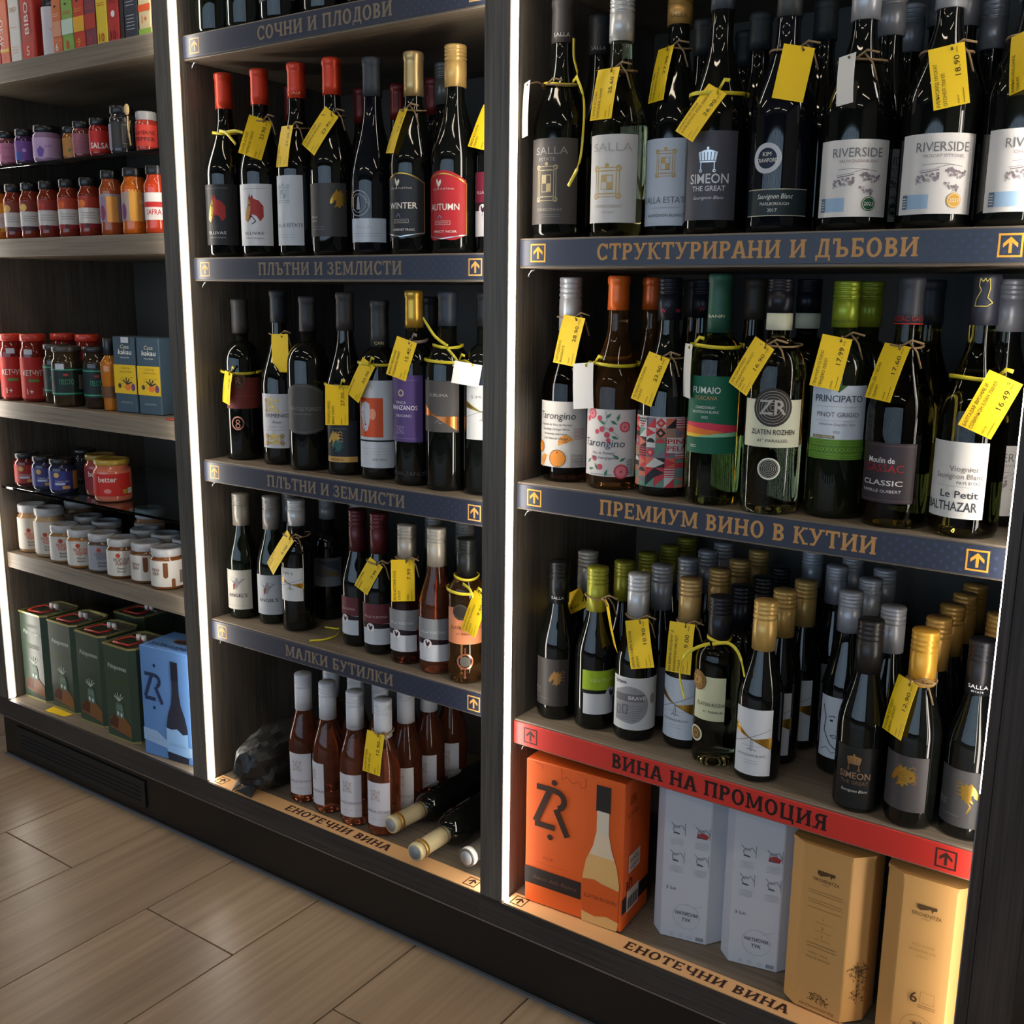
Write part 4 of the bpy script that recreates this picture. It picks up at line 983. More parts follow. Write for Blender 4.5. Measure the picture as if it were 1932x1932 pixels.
bottle('C3.2', 'C3', .111, .093, .258, .0325, 'burg', 'glass_black', ('s', (158, 158, 52), .069), 'small yellow-green-capped bottle with lime and white label', [(.027, .099, 43, 46, (200, 202, 206), a)], group=gC3)
a = Art(); a.disc(-10, 40, 30, (146, 146, 150), 1, n=30, a0=-80, a1=100); a.poly([(-34, 14), (-34, 62), (-14, 70), (-5, 69), (-5, 10)], (150, 150, 154), 1); a.rect(-34, 46, 14, 58, (110, 106, 108), 2); a.text('BRAVE', 2, 49, 6, (214, 212, 212), 3, w=26, bold=True)
for k in range(7): a.line([(-34, 42-k*4), (14-k*2, 38-k*3.6)], .6, (100, 100, 104), 3)
a.frame(-30, 24, -24, 38, .8, BLK, 3); a.frame(-20, 26, -12, 40, .8, BLK, 3); a.text('brave', -24, 74, 6, BLK, bold=True); a.disc(28, 50, 5, (150, 140, 130), 2, ry=9, n=12)
bottle('C3.3', 'C3', .183, .093, .259, .0325, 'burg', 'glass_black', ('s', (188, 190, 194), .069), 'small silver-capped bottle with white label showing a grey half-round picture', [(.019, .103, 30, 74, (206, 206, 206), a)], group=gC3)
def mill():
    a = Art(); windmill(a, 58, 96); lines(a, -14, 14, (44,), LGR); a.text('SAUVIGNON BLANC', 0, 28, 3.6, GRY, w=42); lines(a, -10, 10, (18, 22), LGR); return a
bottle('C3.4', 'C3', .259, .113, .260, .0325, 'burg', 'glass_black', ('s', (190, 156, 100), .068), 'small tan-capped bottle with windmill label under the 9.00 tag', [(.016, .112, -2, 50, (196, 204, 214), mill())], group=gC3)
a = Art(); seal(a, -18, 58, 15, (120, 84, 40), (196, 150, 80)); a.text('ZLATEN ROZHEN', 6, 22, 5.2, (60, 58, 50), w=48); a.text('41° PARALLEL', 8, 12, 3.4, (60, 58, 50), w=30)
a2 = Art(); a2.disc(-18, 22, 12, (210, 206, 180), 2, n=22, ri=9.5); a2.disc(-18, 22, 9.5, (110, 80, 40), 1, n=20); a2.disc(-18, 22, 5, (190, 150, 80), 2, n=14, ri=3.8)
bottle('C3.5', 'C3', .321, .084, .250, .0325, 'bord', 'glass_lemon', ('s', (34, 36, 42), .067), 'small clear bottle of pale wine with black cap, cream label and yellow bow', [(.071, .137, 2, 44, (204, 204, 168), a), (.025, .07, 2, 40, None, a2)], group=gC3)
bottle('C3.6', 'C3', .392, .074, .259, .0325, 'burg', 'glass_black', ('s', (206, 168, 96), .070), 'small gold-capped bottle with windmill label, front of the shelf, no tag', [(.011, .109, 5, 50, (206, 208, 212), mill())], group=gC3)
a = Art(); crown(a, -2, 62, .85, (150, 110, 60)); a.text('SIMEON', 0, 42, 9, (140, 110, 84), w=40, bold=True); a.text('THE GREAT', 0, 34, 5, (120, 92, 70), w=36, bold=True); a.text('Sauvignon Blanc', 0, 23, 4, (200, 196, 190), w=34, shear=.35)
bottle('C3.7', 'C3', .537, .070, .260, .0325, 'burg', 'glass_black', ('s', (44, 42, 42), .071), 'small black-capped bottle with printed copper crown, no paper label', [(.007, .093, 6, 50, (26, 25, 25), a)], group=gC3)
a = Art(); horse(a, -2, 48, 1.15, GOLD); a.disc(8, 48, 8, GOLD, 1, ry=8, n=14, ri=5)
for k in range(6): a.line([(-6, 50-k*2), (8, 56-k*3), (18, 50-k*2.4)], .8, (150, 110, 40), 2)
bottle('C3.8', 'C3', .606, .068, .260, .0325, 'burg', 'glass_black', ('s', (212, 158, 58), .072), 'small gold-capped bottle with golden horse label and 12.90 tag', [(.024, .099, -10, 56, (70, 66, 66), a)], group=gC3, capart=Art().text('SALLA', -14, 8, 4.4, (130, 94, 40), w=18).text('SALLA', 14, 8, 4.4, (130, 94, 40), w=18))
a = Art(); horse(a, 12, 48, 1.05, GOLD, -1); a.line([(6, 44), (14, 30), (10, 20)], 2, GOLD); a.text('SALLA', -22, 30, 3.8, (150, 146, 140), w=14); a.text('ESTATE', -22, 25, 3, (150, 146, 140), w=13); lines(a, -20, 2, (14,), GRY)
bottle('C3.9', 'C3', .673, .078, .258, .0325, 'burg', 'glass_black', ('s', (34, 34, 38), .069), 'small black-capped bottle with bright golden horse, right end of the shelf', [(.018, .094, -8, 54, (66, 64, 64), a)], group=gC3, capart=Art().text('SALLA', 0, 9, 5, (214, 212, 212), w=24).text('ESTATE', 0, 4, 2.4, (200, 200, 200), w=14))
gb = 'small bottles in the columns behind the promotion front row'
def col(key, x, y, cap, lab, spots, labels, labs=(), H=.258, style='burg', glass='glass_black'):
    s = bottle(key, 'C3', x, y, H, .0315, style, glass, cap, lab, labs, group=gb)
    copies(s, spots, labels, gb)
col('C3.1b', .046, .172, ('s', (160, 158, 154), .070), 'silver-capped small bottle behind the left-end one, with a yellow tag', [], [])
col('C3.2b', .119, .164, ('s', (130, 130, 40), .063), 'olive-green cap, second in the yellow-green column', [(.124, .236), (.130, .305), (.127, .376)], ['olive-green cap, third in the yellow-green column', 'olive-green cap, fourth in the yellow-green column', 'olive-green cap, last in the yellow-green column'], H=.254)
col('C3.3b', .186, .164, ('s', (150, 152, 158), .070), 'silver cap, second in the column of the half-round picture bottle', [(.199, .230), (.203, .298), (.202, .364)], ['silver cap, third in the column of the half-round picture bottle', 'silver cap, fourth in the column of the half-round picture bottle', 'silver cap, last in the column of the half-round picture bottle'], [(.019, .1, 30, 60, (120, 122, 128), None)])
col('C3.4b', .268, .198, ('s', (176, 142, 84), .068), 'tan cap, second in the column behind the 9.00 tag', [(.271, .269), (.271, .350)], ['tan cap, third in the column behind the 9.00 tag', 'tan cap, last in the column behind the 9.00 tag'])
col('C3.5b', .3225, .154, ('s', (26, 28, 34), .067), 'black cap right behind the pale clear bottle', [(.330, .224), (.330, .296)], ['black cap, third in the column of the pale clear bottle', 'black cap, last in the column of the pale clear bottle'], H=.25, style='bord')
m2 = Art(); windmill(m2, 58, 96)
col('C3.6b', .393, .144, ('s', (196, 160, 92), .068), 'gold cap with windmill label, second in its column', [(.400, .212)], ['gold cap with windmill label, third in its column'], [(.016, .112, 5, 50, (190, 194, 200), m2)])
face = Art(); face.line([(-24, 78), (-18, 60), (-20, 40), (-10, 22), (0, 14)], 1.4, BLK); face.line([(-14, 62), (-6, 64), (-4, 62)], 1.2, BLK); face.disc(-9, 57, 2.6, BLK, 2, n=10, ry=1.6); face.line([(0, 52), (2, 44), (-2, 42)], .8, BLK); face.line([(-10, 34), (-4, 36), (2, 33), (-4, 31), (-10, 34)], 1, BLK); face.line([(-24, 10), (-14, 16), (-6, 8), (4, 14)], 1.2, GRY)
FL = [(.026, .118, 8, 54, (190, 194, 202), face)]
col('C3.s2', .482, .162, ('s', (162, 164, 170), .058), 'steel-grey cap with white portrait label, front of its column', [(.485, .245), (.486, .315), (.421, .290), (.424, .360), (.358, .362)], ['steel-grey cap, second in the portrait-label column', 'steel-grey cap, last in the portrait-label column', 'steel-grey cap behind the gold windmill column', 'steel-grey cap farthest back behind the gold windmill column', 'dim steel-grey cap at the back, left of the gold windmill column'], FL, H=.268)
col('C3.s3', .546, .142, ('s', (170, 170, 174), .063), 'steel-grey cap behind the copper-crown bottle', [], [], H=.262)
col('C3.8b', .606, .140, ('s', (190, 146, 74), .070), 'gold cap, second in the column of the golden horse bottle', [(.607, .212), (.609, .281), (.610, .345)], ['gold cap, third in the column of the golden horse bottle', 'gold cap, fourth in the column of the golden horse bottle', 'gold cap, last in the column of the golden horse bottle'])
col('C3.10', .668, .208, ('s', (190, 146, 74), .070), 'gold cap at the far right, half hidden by the end panel', [], [])

# ================================================================== bottles lying on the bottom wine shelf
def lying(key, cx, cyy, ang, R, H, glass, cap, label, bands):
    """bottle on its side: cap end at (cx, cyy), axis runs back into the shelf, ang tilts it to the right"""
    rn = .0145
    d = Vector((-math.sin(ang), -math.cos(ang), 0))         # from base to cap
    base = Vector((cx, cyy, ZR['B4']+R+.0006))-d*H
    root = thing('wine_bottle', label, 'bottle', base, 'bottles lying on the bottom wine shelf')
    root.rotation_euler = d.to_track_quat('Z', 'Y').to_euler()
    link('bottle_body', body_mesh('bord', H, R, rn, glass), None, root)
    c = link('capsule', cap_mesh('f' if cap[0] == 'f' else 's', cap[1], cap[2], H, rn), None, root)
    r = rn+.0022
    for z0, z1, col in bands:
        link('cap_band', lathe([(r, H-z0), (r+.0002, H-z0+.0002), (r+.0002, H-z1), (r, H-z1)], 28, False, False), mat('band_%d_%d_%d' % col, col, .35, .6 if col[0] > 150 and col[2] < 120 else 0), c)
    link('cap_disc', lathe([(0, H+.0002), (rn*.86, H+.0002), (rn*.86, H+.0006), (0, H+.0006)], 24), mat('disc_grey', (142, 146, 150), .4, .3), c)
IV = (206, 192, 150)
lying('L1', -.277, .038, .08, .034, .31, 'glass_black', ('f', IV, .082), 'bottle lying on its side with cream cap, beside the tagged rose bottle', [(.022, .013, (176, 136, 66)), (.075, .0735, (60, 44, 30))])
lying('L2', -.180, -.010, .02, .034, .31, 'glass_black', ('f', IV, .082), 'bottle lying on its side with cream cap over the tan sign strip', [(.022, .013, (176, 136, 66)), (.075, .0735, (60, 44, 30))])
lying('L3', -.097, .029, 0.0, .034, .31, 'glass_black', ('f', (84, 80, 72), .07), 'bottle lying on its side with white-rimmed grey cap, beside the right panel', [(.012, .002, (206, 202, 196))])

# black plastic bag around something long, at the left of the rose bottles
def crumple(name, parent, c, r, seed, m, flat_z=None, tilt=0.0, sub=4, amp=.16, ribs=0):
    rnd = random.Random(seed)
    bm = bmesh.new()
    bmesh.ops.create_icosphere(bm, subdivisions=sub, radius=1.0)
    dirs = [(Vector((rnd.uniform(-1, 1), rnd.uniform(-1, 1), rnd.uniform(-1, 1))).normalized(), rnd.uniform(3, 9), rnd.uniform(0, 6)) for _ in range(9)]
    ct, st = math.cos(tilt), math.sin(tilt)
    for v in bm.verts:
        n = v.co.copy()
        k = sum(abs(math.sin(n.dot(d)*f+p)) for d, f, p in dirs)/len(dirs)-.6
        q = 1+amp*k*1.6
        if ribs: q += .035*math.sin(math.atan2(n.z, n.x)*ribs)
        sg = lambda t_, e: math.copysign(abs(t_)**e, t_)
        px_, py_, pz_ = sg(n.x, .75)*r[0]*q, sg(n.y, .6)*r[1]*(1+.5*amp*k), sg(n.z, .85)*r[2]*q
        taper = 1.0-.22*(n.y*.5+.5)
        px_, pz_ = px_*taper, pz_
        v.co = Vector((c[0]+px_*ct+py_*st, c[1]-px_*st+py_*ct, c[2]+pz_))
        if flat_z is not None and v.co.z < flat_z: v.co.z = flat_z+.0004*rnd.random()
    return link(name, bm_mesh(bm, False), m, parent)
bag = thing('plastic_bag', 'black crumpled plastic bag lying at the left of the rose bottles', 'bag', (-.625, .15, ZBOT+.0034))
bagm = mat('bag_black', (36, 36, 35), .42)
crumple('bag_body', bag, (-.004, .012, .052), (.052, .164, .062), 4, bagm, .0006, .06, 4, .34, 0)
bm = bmesh.new()
for k, (ax, ay, az, bx, by, bz, w) in enumerate([(-.030, -.10, .035, -.060, -.118, .018, .020), (-.020, -.12, .030, -.048, -.140, .003, .018), (-.030, -.09, .060, -.052, -.080, .082, .012), (.0, -.13, .02, -.004, -.151, .0015, .020), (-.035, -.06, .07, -.07, -.04, .06, .014)]):
    A, B = Vector((ax, ay, az)), Vector((bx, by, bz)); s = (B-A).cross(Vector((.3, .2, 1))).normalized()*w; up = Vector((0, 0, .004))
    vs_ = [bm.verts.new(p) for p in (A-s*.5, A+s*.5, B+s, (A+B)/2+up*2, B-s, A-s*.5-up, A+s*.5-up, B+s-up*.4, B-s-up*.4)]
    for q in ((0, 1, 3), (1, 2, 3), (2, 4, 3), (4, 0, 3), (0, 5, 6, 1), (1, 6, 7, 2), (2, 7, 8, 4), (4, 8, 5, 0), (5, 8, 7, 6)): bm.faces.new([vs_[i] for i in q])
for v in bm.verts: v.co.z = max(v.co.z, .0008)
link('twisted_end', bm_mesh(bm), mat('bag_end', (24, 24, 24), .65), bag)

# ================================================================== wine boxes
def prism(name, pts, z0, z1, m, parent, bev=0.0015):
    bm = bmesh.new()
    lo = [bm.verts.new((x, y, z0)) for x, y in pts]; hi = [bm.verts.new((x, y, z1)) for x, y in pts]
    n = len(pts)
    bm.faces.new(list(reversed(lo))); bm.faces.new(hi)
    for i in range(n): bm.faces.new((lo[i], lo[(i+1) % n], hi[(i+1) % n], hi[i]))
    if bev: bmesh.ops.bevel(bm, geom=bm.edges[:], offset=bev, segments=1, affect='EDGES')
    return link(name, bm_mesh(bm), m, parent)
def face_map(x0, y0, x1, y1, z0):
    """print on an upright wall running from (x0, y0) to (x1, y1), seen from the aisle"""
    d = Vector((x1-x0, y1-y0, 0)).normalized(); n = Vector((d.y, -d.x, 0))
    return lambda s, t, l: Vector((x0, y0, z0))+d*(s*.001)+Vector((0, 0, t*.001))+n*(.0006+.0002*l)
def rotbox(root, w, d, h, m, ang, name='carton_body', bev=.0015):
    """box standing on the thing's origin = front left bottom corner, turned by ang about it"""
    c, s = math.cos(ang), math.sin(ang)
    P = [(0, 0), (w, 0), (w, d), (0, d)]
    q = [(x*c-y*s, x*s+y*c) for x, y in P]
    return prism(name, q, .0004, h, m, root, bev), q
DKB = (58, 34, 24)
t = thing('wine_box', 'orange bag-in-box wine carton with ZR monogram and bottle picture', 'box', (.026, .028, ZBOT+.0034), 'wine boxes on the bottom right shelf')
ob, q = rotbox(t, .176, .100, .252, mat('card_orange', (226, 96, 34), .42), .06)
a = Art(); zr(a, 48, 175, 3.1, DKB); a.disc(52, 222, 5, DKB); a.disc(46, 126, 5, DKB); a.rect(0, 34, 104, 64, (44, 36, 34), 1); a.text('Bianco della Riserva', 56, 45, 7, (110, 80, 66), 2, w=80, shear=.3)
a.text('ROSE', 44, 84, 5.5, (170, 66, 30)); lines(a, 20, 80, (76,), (190, 80, 40), .5)
bp = [(107, 0), (169, 0), (171, 14), (171, 80), (166, 108), (156, 136), (151, 160), (150, 200), (129, 200), (129, 160), (124, 136), (112, 108), (107, 80), (106, 14)]
a.poly(bp, (224, 178, 112), 2); a.poly([(129, 160), (124, 136), (118, 120), (162, 120), (156, 136), (151, 160)], (222, 200, 170), 3); a.rect(127.5, 196, 152, 240, (44, 40, 38), 3); a.rect(130, 158, 150.5, 197, (214, 200, 180), 3)
a.poly([(106.5, 74), (128, 78), (140, 74), (171, 70), (171, 16), (150, 20), (130, 14), (106.5, 18)], (214, 92, 36), 4); a.text('ZLATEN ROZHEN', 139, 44, 6.5, (120, 50, 24), 5, w=58); lines(a, 120, 158, (34, 28), (170, 70, 30), .5)
a.line([(64, 250), (66, 232), (74, 238), (84, 229), (96, 236), (100, 226), (108, 229), (108, 246)], .7, (150, 60, 24)); a.line([(14, 250), (30, 247), (30, 240)], .7, (150, 60, 24))
a.emit('print', ob, face_map(*q[0], *q[1], 0))
a = Art(); a.text('ZR', 30, 210, 14, (150, 60, 26)); a.text('ROZHEN', 30, 190, 7, (150, 60, 26), w=40); a.rect(20, 92, 62, 122, (214, 196, 184), 1); a.text('РОСЕ', 41, 108, 7, DKB, w=30, bold=True); a.text('СОРТ', 41, 97, 6, DKB, w=30, bold=True); a.text('3Л', 24, 66, 14, DKB, bold=True); a.rect(0, 30, 96, 56, (44, 36, 34), 1); a.rect(16, 26, 60, 62, (214, 206, 200), 2)
for k in range(14): a.rect(19+k*2.8, 30, 19+k*2.8+(1.8 if k % 3 else 1.1), 50, BLK, 3)
a.emit('print', ob, face_map(*q[1], *q[2], 0))

def octbox(label, verts, h, m, arts, group, depth=.105, z=ZBOT):
    """upright carton with chamfered corners: verts = left, front-left, front-right, right corner of the front half"""
    o = Vector((verts[0][0], verts[0][1], 0))
    L = [Vector((x, y, 0))-o for x, y in verts]
    n = Vector((-(L[2]-L[1]).y, (L[2]-L[1]).x, 0)).normalized()
    cen = (L[0]+L[3])/2
    back = [cen+(cen-p)+n*(depth*.42) for p in (L[0], L[1], L[2], L[3])]
    ring = [L[0], L[1], L[2], L[3], back[0], back[1], back[2], back[3]]
    t = thing('wine_box', label, 'box', (o.x, o.y, z), group)
    b = prism('carton_body', [(p.x, p.y) for p in ring], .0006, h, m, t, .0012)
    top = [(p*.985 if False else p) for p in ring]
    prism('top_rim', [((p-cen-n*depth*.21).x*1.012+(cen+n*depth*.21).x, (p-cen-n*depth*.21).y*1.012+(cen+n*depth*.21).y) for p in ring], h-.004, h+.0012, m, t, 0)
    for (i, j), art in arts: art.emit('print', b, face_map(ring[i].x, ring[i].y, ring[j].x, ring[j].y, 0))
    return t
WB = mat('card_white', (196, 198, 206), .5)
def white_art():
    a = Art(); G = (120, 116, 124)
    for r in range(2):
        for c in range(2):
            x, y = 10+c*38, 176-r*46
            if (r, c) == (0, 1): a.poly([(x+2, y+2), (x+18, y+2), (x+21, y+8), (x+12, y+12), (x+3, y+9)], (170, 60, 60), 1)
            a.line([(x, y+20), (x+8, y+12), (x+16, y+18), (x+22, y+10)], .9, G); a.disc(x+9, y+10, 6, G, n=12, ri=5, a0=30, a1=300); a.line([(x+22, y+2), (x+22, y+22)], .6, G); a.line([(x+4, y+4), (x+14, y+3)], 1.6, (70, 66, 74))
            lines(a, x, x+20, (y-6, y-9, y-12, y-15), (176, 176, 184), .7)
    a.text('3 L℮', 14, 84, 5, (80, 76, 80), w=16); a.disc(40, 42, 21, (160, 160, 170), 1, n=30, ri=20.5); a.text('НАТИСНИ', 40, 44, 5.5, (70, 66, 72), w=34, bold=True); a.text('ТУК', 40, 34, 5.5, (70, 66, 72), w=14, bold=True); a.line([(50, 58), (66, 66)], .6, (160, 160, 170))
    for k in range(3): a.disc(18+k*14, 8, 3, (170, 170, 178), n=10, ri=2.2)
    a.rect(56, 5, 68, 11, (140, 136, 146)); return a
octbox('plain white chamfered wine box beside the orange one', [(.231, .094), (.252, .076), (.322, .091), (.339, .118)], .252, WB, [((1, 2), white_art())], 'wine boxes on the bottom right shelf', .10)
octbox('plain white chamfered wine box beside the brown cardboard ones', [(.346, .094), (.366, .076), (.436, .091), (.453, .118)], .252, WB, [((1, 2), white_art())], 'wine boxes on the bottom right shelf', .10)
KR = mat('card_kraft', (196, 148, 86), .6)
def tirch(a, x, y, s=1.0):
    K = (84, 60, 36)
    a.poly([(x-15*s, y+14*s), (x+15*s, y+14*s), (x+15*s, y+9*s), (x+10*s, y+8*s), (x+8*s, y+3*s), (x+6*s, y+9*s), (x-2*s, y+6*s), (x-10*s, y+4*s), (x-15*s, y+7*s)], K)
    a.text('TIRCHENITZA', x, y-6*s, 6*s, K, w=46*s, bold=True); a.text('WINERY', x, y-11*s, 2.4*s, (130, 98, 60), w=14*s)
def foliage(a, x, y, w, h, n, seed):
    r = random.Random(seed)
    for _ in range(n):
        px_, py_ = x+r.uniform(-w, w), y+r.uniform(-h, h); d = r.uniform(0, 6.28); L = r.uniform(2, 5)
        a.line([(px_, py_), (px_+L*math.cos(d), py_+L*math.sin(d)), (px_+L*1.4*math.cos(d+.5), py_+L*1.4*math.sin(d+.5))], .8, (84, 60, 36))
a1 = Art(); tirch(a1, 33, 206, .82); lines(a1, 10, 58, (186, 182, 172, 168, 160), (150, 112, 66), .7)
for k, c_ in enumerate('123'): a1.text(c_, 33, 144-k*13, 4, (110, 80, 46), bold=True); lines(a1, 22, 46, (140-k*13,), (150, 112, 66), .5)
lines(a1, 12, 54, (106, 101), (130, 96, 56), .8); a1.text('KRAFT WINE', 30, 90, 3, (140, 104, 60), w=26); a1.text('RED & WHITE', 30, 83, 3, (140, 104, 60), w=34); foliage(a1, 34, 24, 12, 5, 30, 2); a1.text('tirchenitza.bg', 33, 7, 4.5, (120, 88, 50), w=50)
a2 = Art(); foliage(a2, 24, 60, 9, 30, 60, 5); foliage(a2, 18, 80, 8, 8, 25, 6)
octbox('brown cardboard wine box with chamfered corners, nearer the white boxes', [(.463, .049), (.483, .035), (.550, .032), (.573, .056)], .250, KR, [((1, 2), a1), ((2, 3), a2)], 'wine boxes on the bottom right shelf', .105, ZBOT+.0034)
a1 = Art(); tirch(a1, 32, 204, .82); a1.text('RED WINE', 32, 156, 3.4, (160, 120, 70), w=28); a1.text('RESERVE', 32, 148, 3.4, (160, 120, 70), w=34); a1.text('2022', 32, 140, 3.4, (160, 120, 70), w=14); a1.text('6', 26, 74, 15, (70, 48, 28), bold=True); a1.frame(34, 76, 52, 92, .5, (150, 112, 66)); lines(a1, 32, 54, (72, 69), (140, 104, 60), .8); a1.disc(34, 34, 22, (140, 104, 60), 1, n=30, ri=21.5); foliage(a1, 34, 34, 10, 10, 40, 9)
octbox('brown cardboard wine box with chamfered corners, beside the right end panel', [(.592, .049), (.615, .034), (.682, .036), (.703, .060)], .250, KR, [((1, 2), a1)], 'wine boxes on the bottom right shelf', .105, ZBOT+.0034)

# ================================================================== left unit
# blue wine box
t = thing('wine_box', 'blue bag-in-box wine carton with ZR monogram beside the green tins', 'box', (-.962, .012, ZBOT), None)
bb, q = rotbox(t, .140, .100, .248, mat('card_blue', (92, 134, 190), .45), .12)
a = Art(); NV = (40, 52, 84); zr(a, 36, 158, 2.6, NV); a.disc(42, 208, 4, NV); a.disc(36, 112, 4, NV); a.poly([(0, 34), (140, 18), (140, 40), (70, 42), (40, 60), (0, 62)], (150, 178, 214), 1)
bp = [(70, 2), (128, 2), (130, 16), (130, 80), (124, 106), (114, 130), (110, 156), (109, 196), (91, 196), (90, 156), (86, 130), (76, 106), (70, 80), (68, 16)]
a.poly(bp, (42, 44, 58), 2); a.poly([(68.5, 20), (130, 16), (130, 70), (116, 66), (100, 76), (84, 72), (68.5, 74)], (140, 180, 224), 3); a.rect(90, 184, 110, 226, (30, 32, 42), 3); a.text('ZLATEN ROZHEN', 100, 36, 5, (110, 140, 180), 4, w=46); lines(a, 10, 60, (44, 40), (120, 150, 196), .6)
a.emit('print', bb, face_map(*q[0], *q[1], 0))
c_, s_ = math.cos(.12), math.sin(.12)
a = Art(); a.text('ZLATEN ROZHEN', 70, 12, 15, NV, w=116, bold=True); a.disc(78, 54, 30, (112, 92, 68), 1, ry=14, n=24); a.disc(80, 51, 26, (58, 50, 46), 2, ry=9, n=20)
a.emit('print', bb, lambda s, t_, l: Vector((s*.001*c_-t_*.001*s_, s*.001*s_+t_*.001*c_, .2484+.0002*l)))

# olive oil tins
TG = mat('tin_green', (58, 74, 60), .35, 0, .5)
RIM = mat('tin_rim', (190, 180, 120), .3, .6)
def tin_prof(w, d, c): return [(0, 0), (w-c, 0), (w, c), (w, d-c), (w-c, d), (c, d), (0, d-c)]
def tin(x, y, label, art=True, ang=0.02):
    w, d, h = .098, .105, .221
    t = thing('oil_tin', label, 'tin', (x, y, ZBOT), 'green oil tins on the bottom left shelf')
    t.rotation_euler.z = ang
    P = tin_prof(w, d, .013)
    b = prism('tin_body', P, .004, h-.004, TG, t, 0)
    G = lambda k: [((px_-w/2)*k+w/2, (py_-d/2)*k+d/2) for px_, py_ in P]
    for z0, z1 in ((.0003, .004), (h-.004, h)):
        bm = bmesh.new()
        o_, i_ = G(1.025), G(.96)
        ring = [[bm.verts.new((*p, z)) for p in pp] for pp, z in ((o_, z0), (o_, z1), (i_, z1), (i_, z0))]
        n = len(P)
        for r in range(4):
            A, B = ring[r], ring[(r+1) % 4]
            for k in range(n): bm.faces.new((A[k], A[(k+1) % n], B[(k+1) % n], B[k]))
        link('rim', bm_mesh(bm), RIM, t)
    # folded red carry handle, two white grips, spout plate
    bm = bmesh.new()
    tube(bm, [(w*.22, .012, h+.001), (w*.75, .012, h+.003), (w*.84, .03, h+.004), (w*.80, .05, h+.006), (w*.35, .05, h+.006), (w*.22, .03, h+.003), (w*.22, .012, h+.001)], .0026, 6)
    hd = link('carry_handle', bm_mesh(bm, True), mat('handle_red', (176, 44, 34), .4), t)
    for k in (.62, .80):
        bm = bmesh.new(); tube(bm, [(w*k, .050, h+.003), (w*k, .050, h+.016)], .0058, 10)
        link('grip', bm_mesh(bm, True), mat('grip_white', (220, 214, 206), .4), hd)
    prism('spout_plate', [(w*.42, .062), (w*.85, .062), (w*.85, .092), (w*.42, .092)], h-.0045, h-.001, mat('plate_grey', (150, 146, 136), .35, .5), t, 0)
    if art:
        a = Art(); Y = (196, 196, 140)
        a.text('Peloponnes', 46, 166, 11, (206, 212, 204), w=64, shear=.1); lines(a, 26, 66, (186, 190), (70, 92, 64), .9); lines(a, 26, 70, (140, 136, 132), (82, 98, 48), 1.2)
        a.poly([(8, 24), (84, 12), (84, 40), (60, 58), (30, 56), (8, 44)], (128, 84, 50), 1); a.poly([(8, 40), (26, 56), (40, 50), (36, 24), (8, 28)], (84, 50, 36), 2)
        for d_ in (100, 130, 65, 40, 150): a.line([(46, 92), (46+20*math.cos(math.radians(d_)), 92+20*math.sin(math.radians(d_)))], 2.4, (176, 188, 170), 2)
        a.poly([(36, 88), (56, 88), (62, 66), (58, 52), (36, 52), (32, 66)], (92, 112, 96), 2); lines(a, 35, 57, (80, 74), (150, 164, 150), 1.2)
        for x_, y_ in ((40, 62), (52, 60)): a.disc(x_, y_, 3.4, (206, 214, 206), 3, ry=5, n=12)
        a.emit('print', b, lambda s, t_, l: Vector((s*.001, -.0006-.0002*l, t_*.001)))
    return t
tin(-1.480, .043, 'green oil tin beside the bright LED strip, leftmost of four')
tin(-1.359, .043, 'green oil tin standing behind the yellow card')
tin(-1.236, .036, 'green oil tin, third from the LED strip')
tin(-1.108, .022, 'green oil tin next to the blue wine box')
tin(-1.290, .176, 'green oil tin in the shadow behind the others', False)

# jars ------------------------------------------------------------------
_jars = {}
def jar_mesh(kind, R, H, col):
    key = (kind, R, H, col)
    if key not in _jars:
        if kind == 'tall':   pr = [(0, 0), (R*.85, 0), (R, .004), (R*.96, H*.12), (R*.96, H*.60), (R, H*.64), (R, H*.72), (R*.80, H*.80), (R*.74, H*.84), (R*.74, H*.98)]
        elif kind == 'oil':  pr = [(0, 0), (R*.8, 0), (R*.85, .003), (R, H*.55), (R, H*.66), (R*.55, H*.76), (R*.45, H*.80), (R*.45, H*.98)]
        else:                pr = [(0, 0), (R*.86, 0), (R*.97, .002), (R, .007), (R, H*.72), (R*.95, H*.77), (R*.86, H*.80), (R*.86, H*.98)]
        me = lathe(pr, 28)
        me.materials.append(mat('jar_%d_%d_%d' % col, col, .06, 0, .55))
        _jars[key] = me
    return _jars[key]
def jar(row, x, y, R, H, kind, body, lid, lidh, lab, label, art=None, group=None, phi=None, hw=75, zf=(.12, .66), name='preserve_jar', lmetal=0.0):
    z = ZR[row]
    t = thing(name, label, 'jar', (x, y, z), group)
    link('jar_glass', jar_mesh(kind, R, H, body), None, t)
    lr = R*.93 if kind not in ('tall', 'oil') else (R*.82 if kind == 'tall' else R*.62)
    l = link('lid', lathe([(lr*.97, H-lidh), (lr, H-lidh+.001), (lr, H-.0015), (lr*.95, H), (lr*.7, H), (lr*.68, H-.0006), (0, H-.0006)], 26), mat('lid_%d_%d_%d' % lid, lid, .28, lmetal), t)
    v = math.degrees(math.atan2(.894-x, y+1.27)) if phi is None else phi
    if lab is not None:
        lo = link('label', cyl_patch(R if kind != 'tall' else R*.97, v-14, hw, H*zf[0], H*zf[1]), paper(lab), t)
        if art: art.emit('print', lo, on_cyl(R if kind != 'tall' else R*.97, v-14, H*zf[0]), 3)
    return t
LB = (26, 26, 30)
g1 = 'small jars on the upper glass shelf'
def tx(s, c=(90, 40, 60), w=26, y=16, h=6): return Art().text(s, 6, y, h, c, w=w, bold=True)
jar('A1', -1.387, .062, .0215, .073, 'jar', (110, 60, 70), LB, .014, (196, 120, 150), 'small black-lidded jar with pink label at the left edge', lines(Art(), -10, 14, (8, 11, 30), (140, 60, 90)), g1)
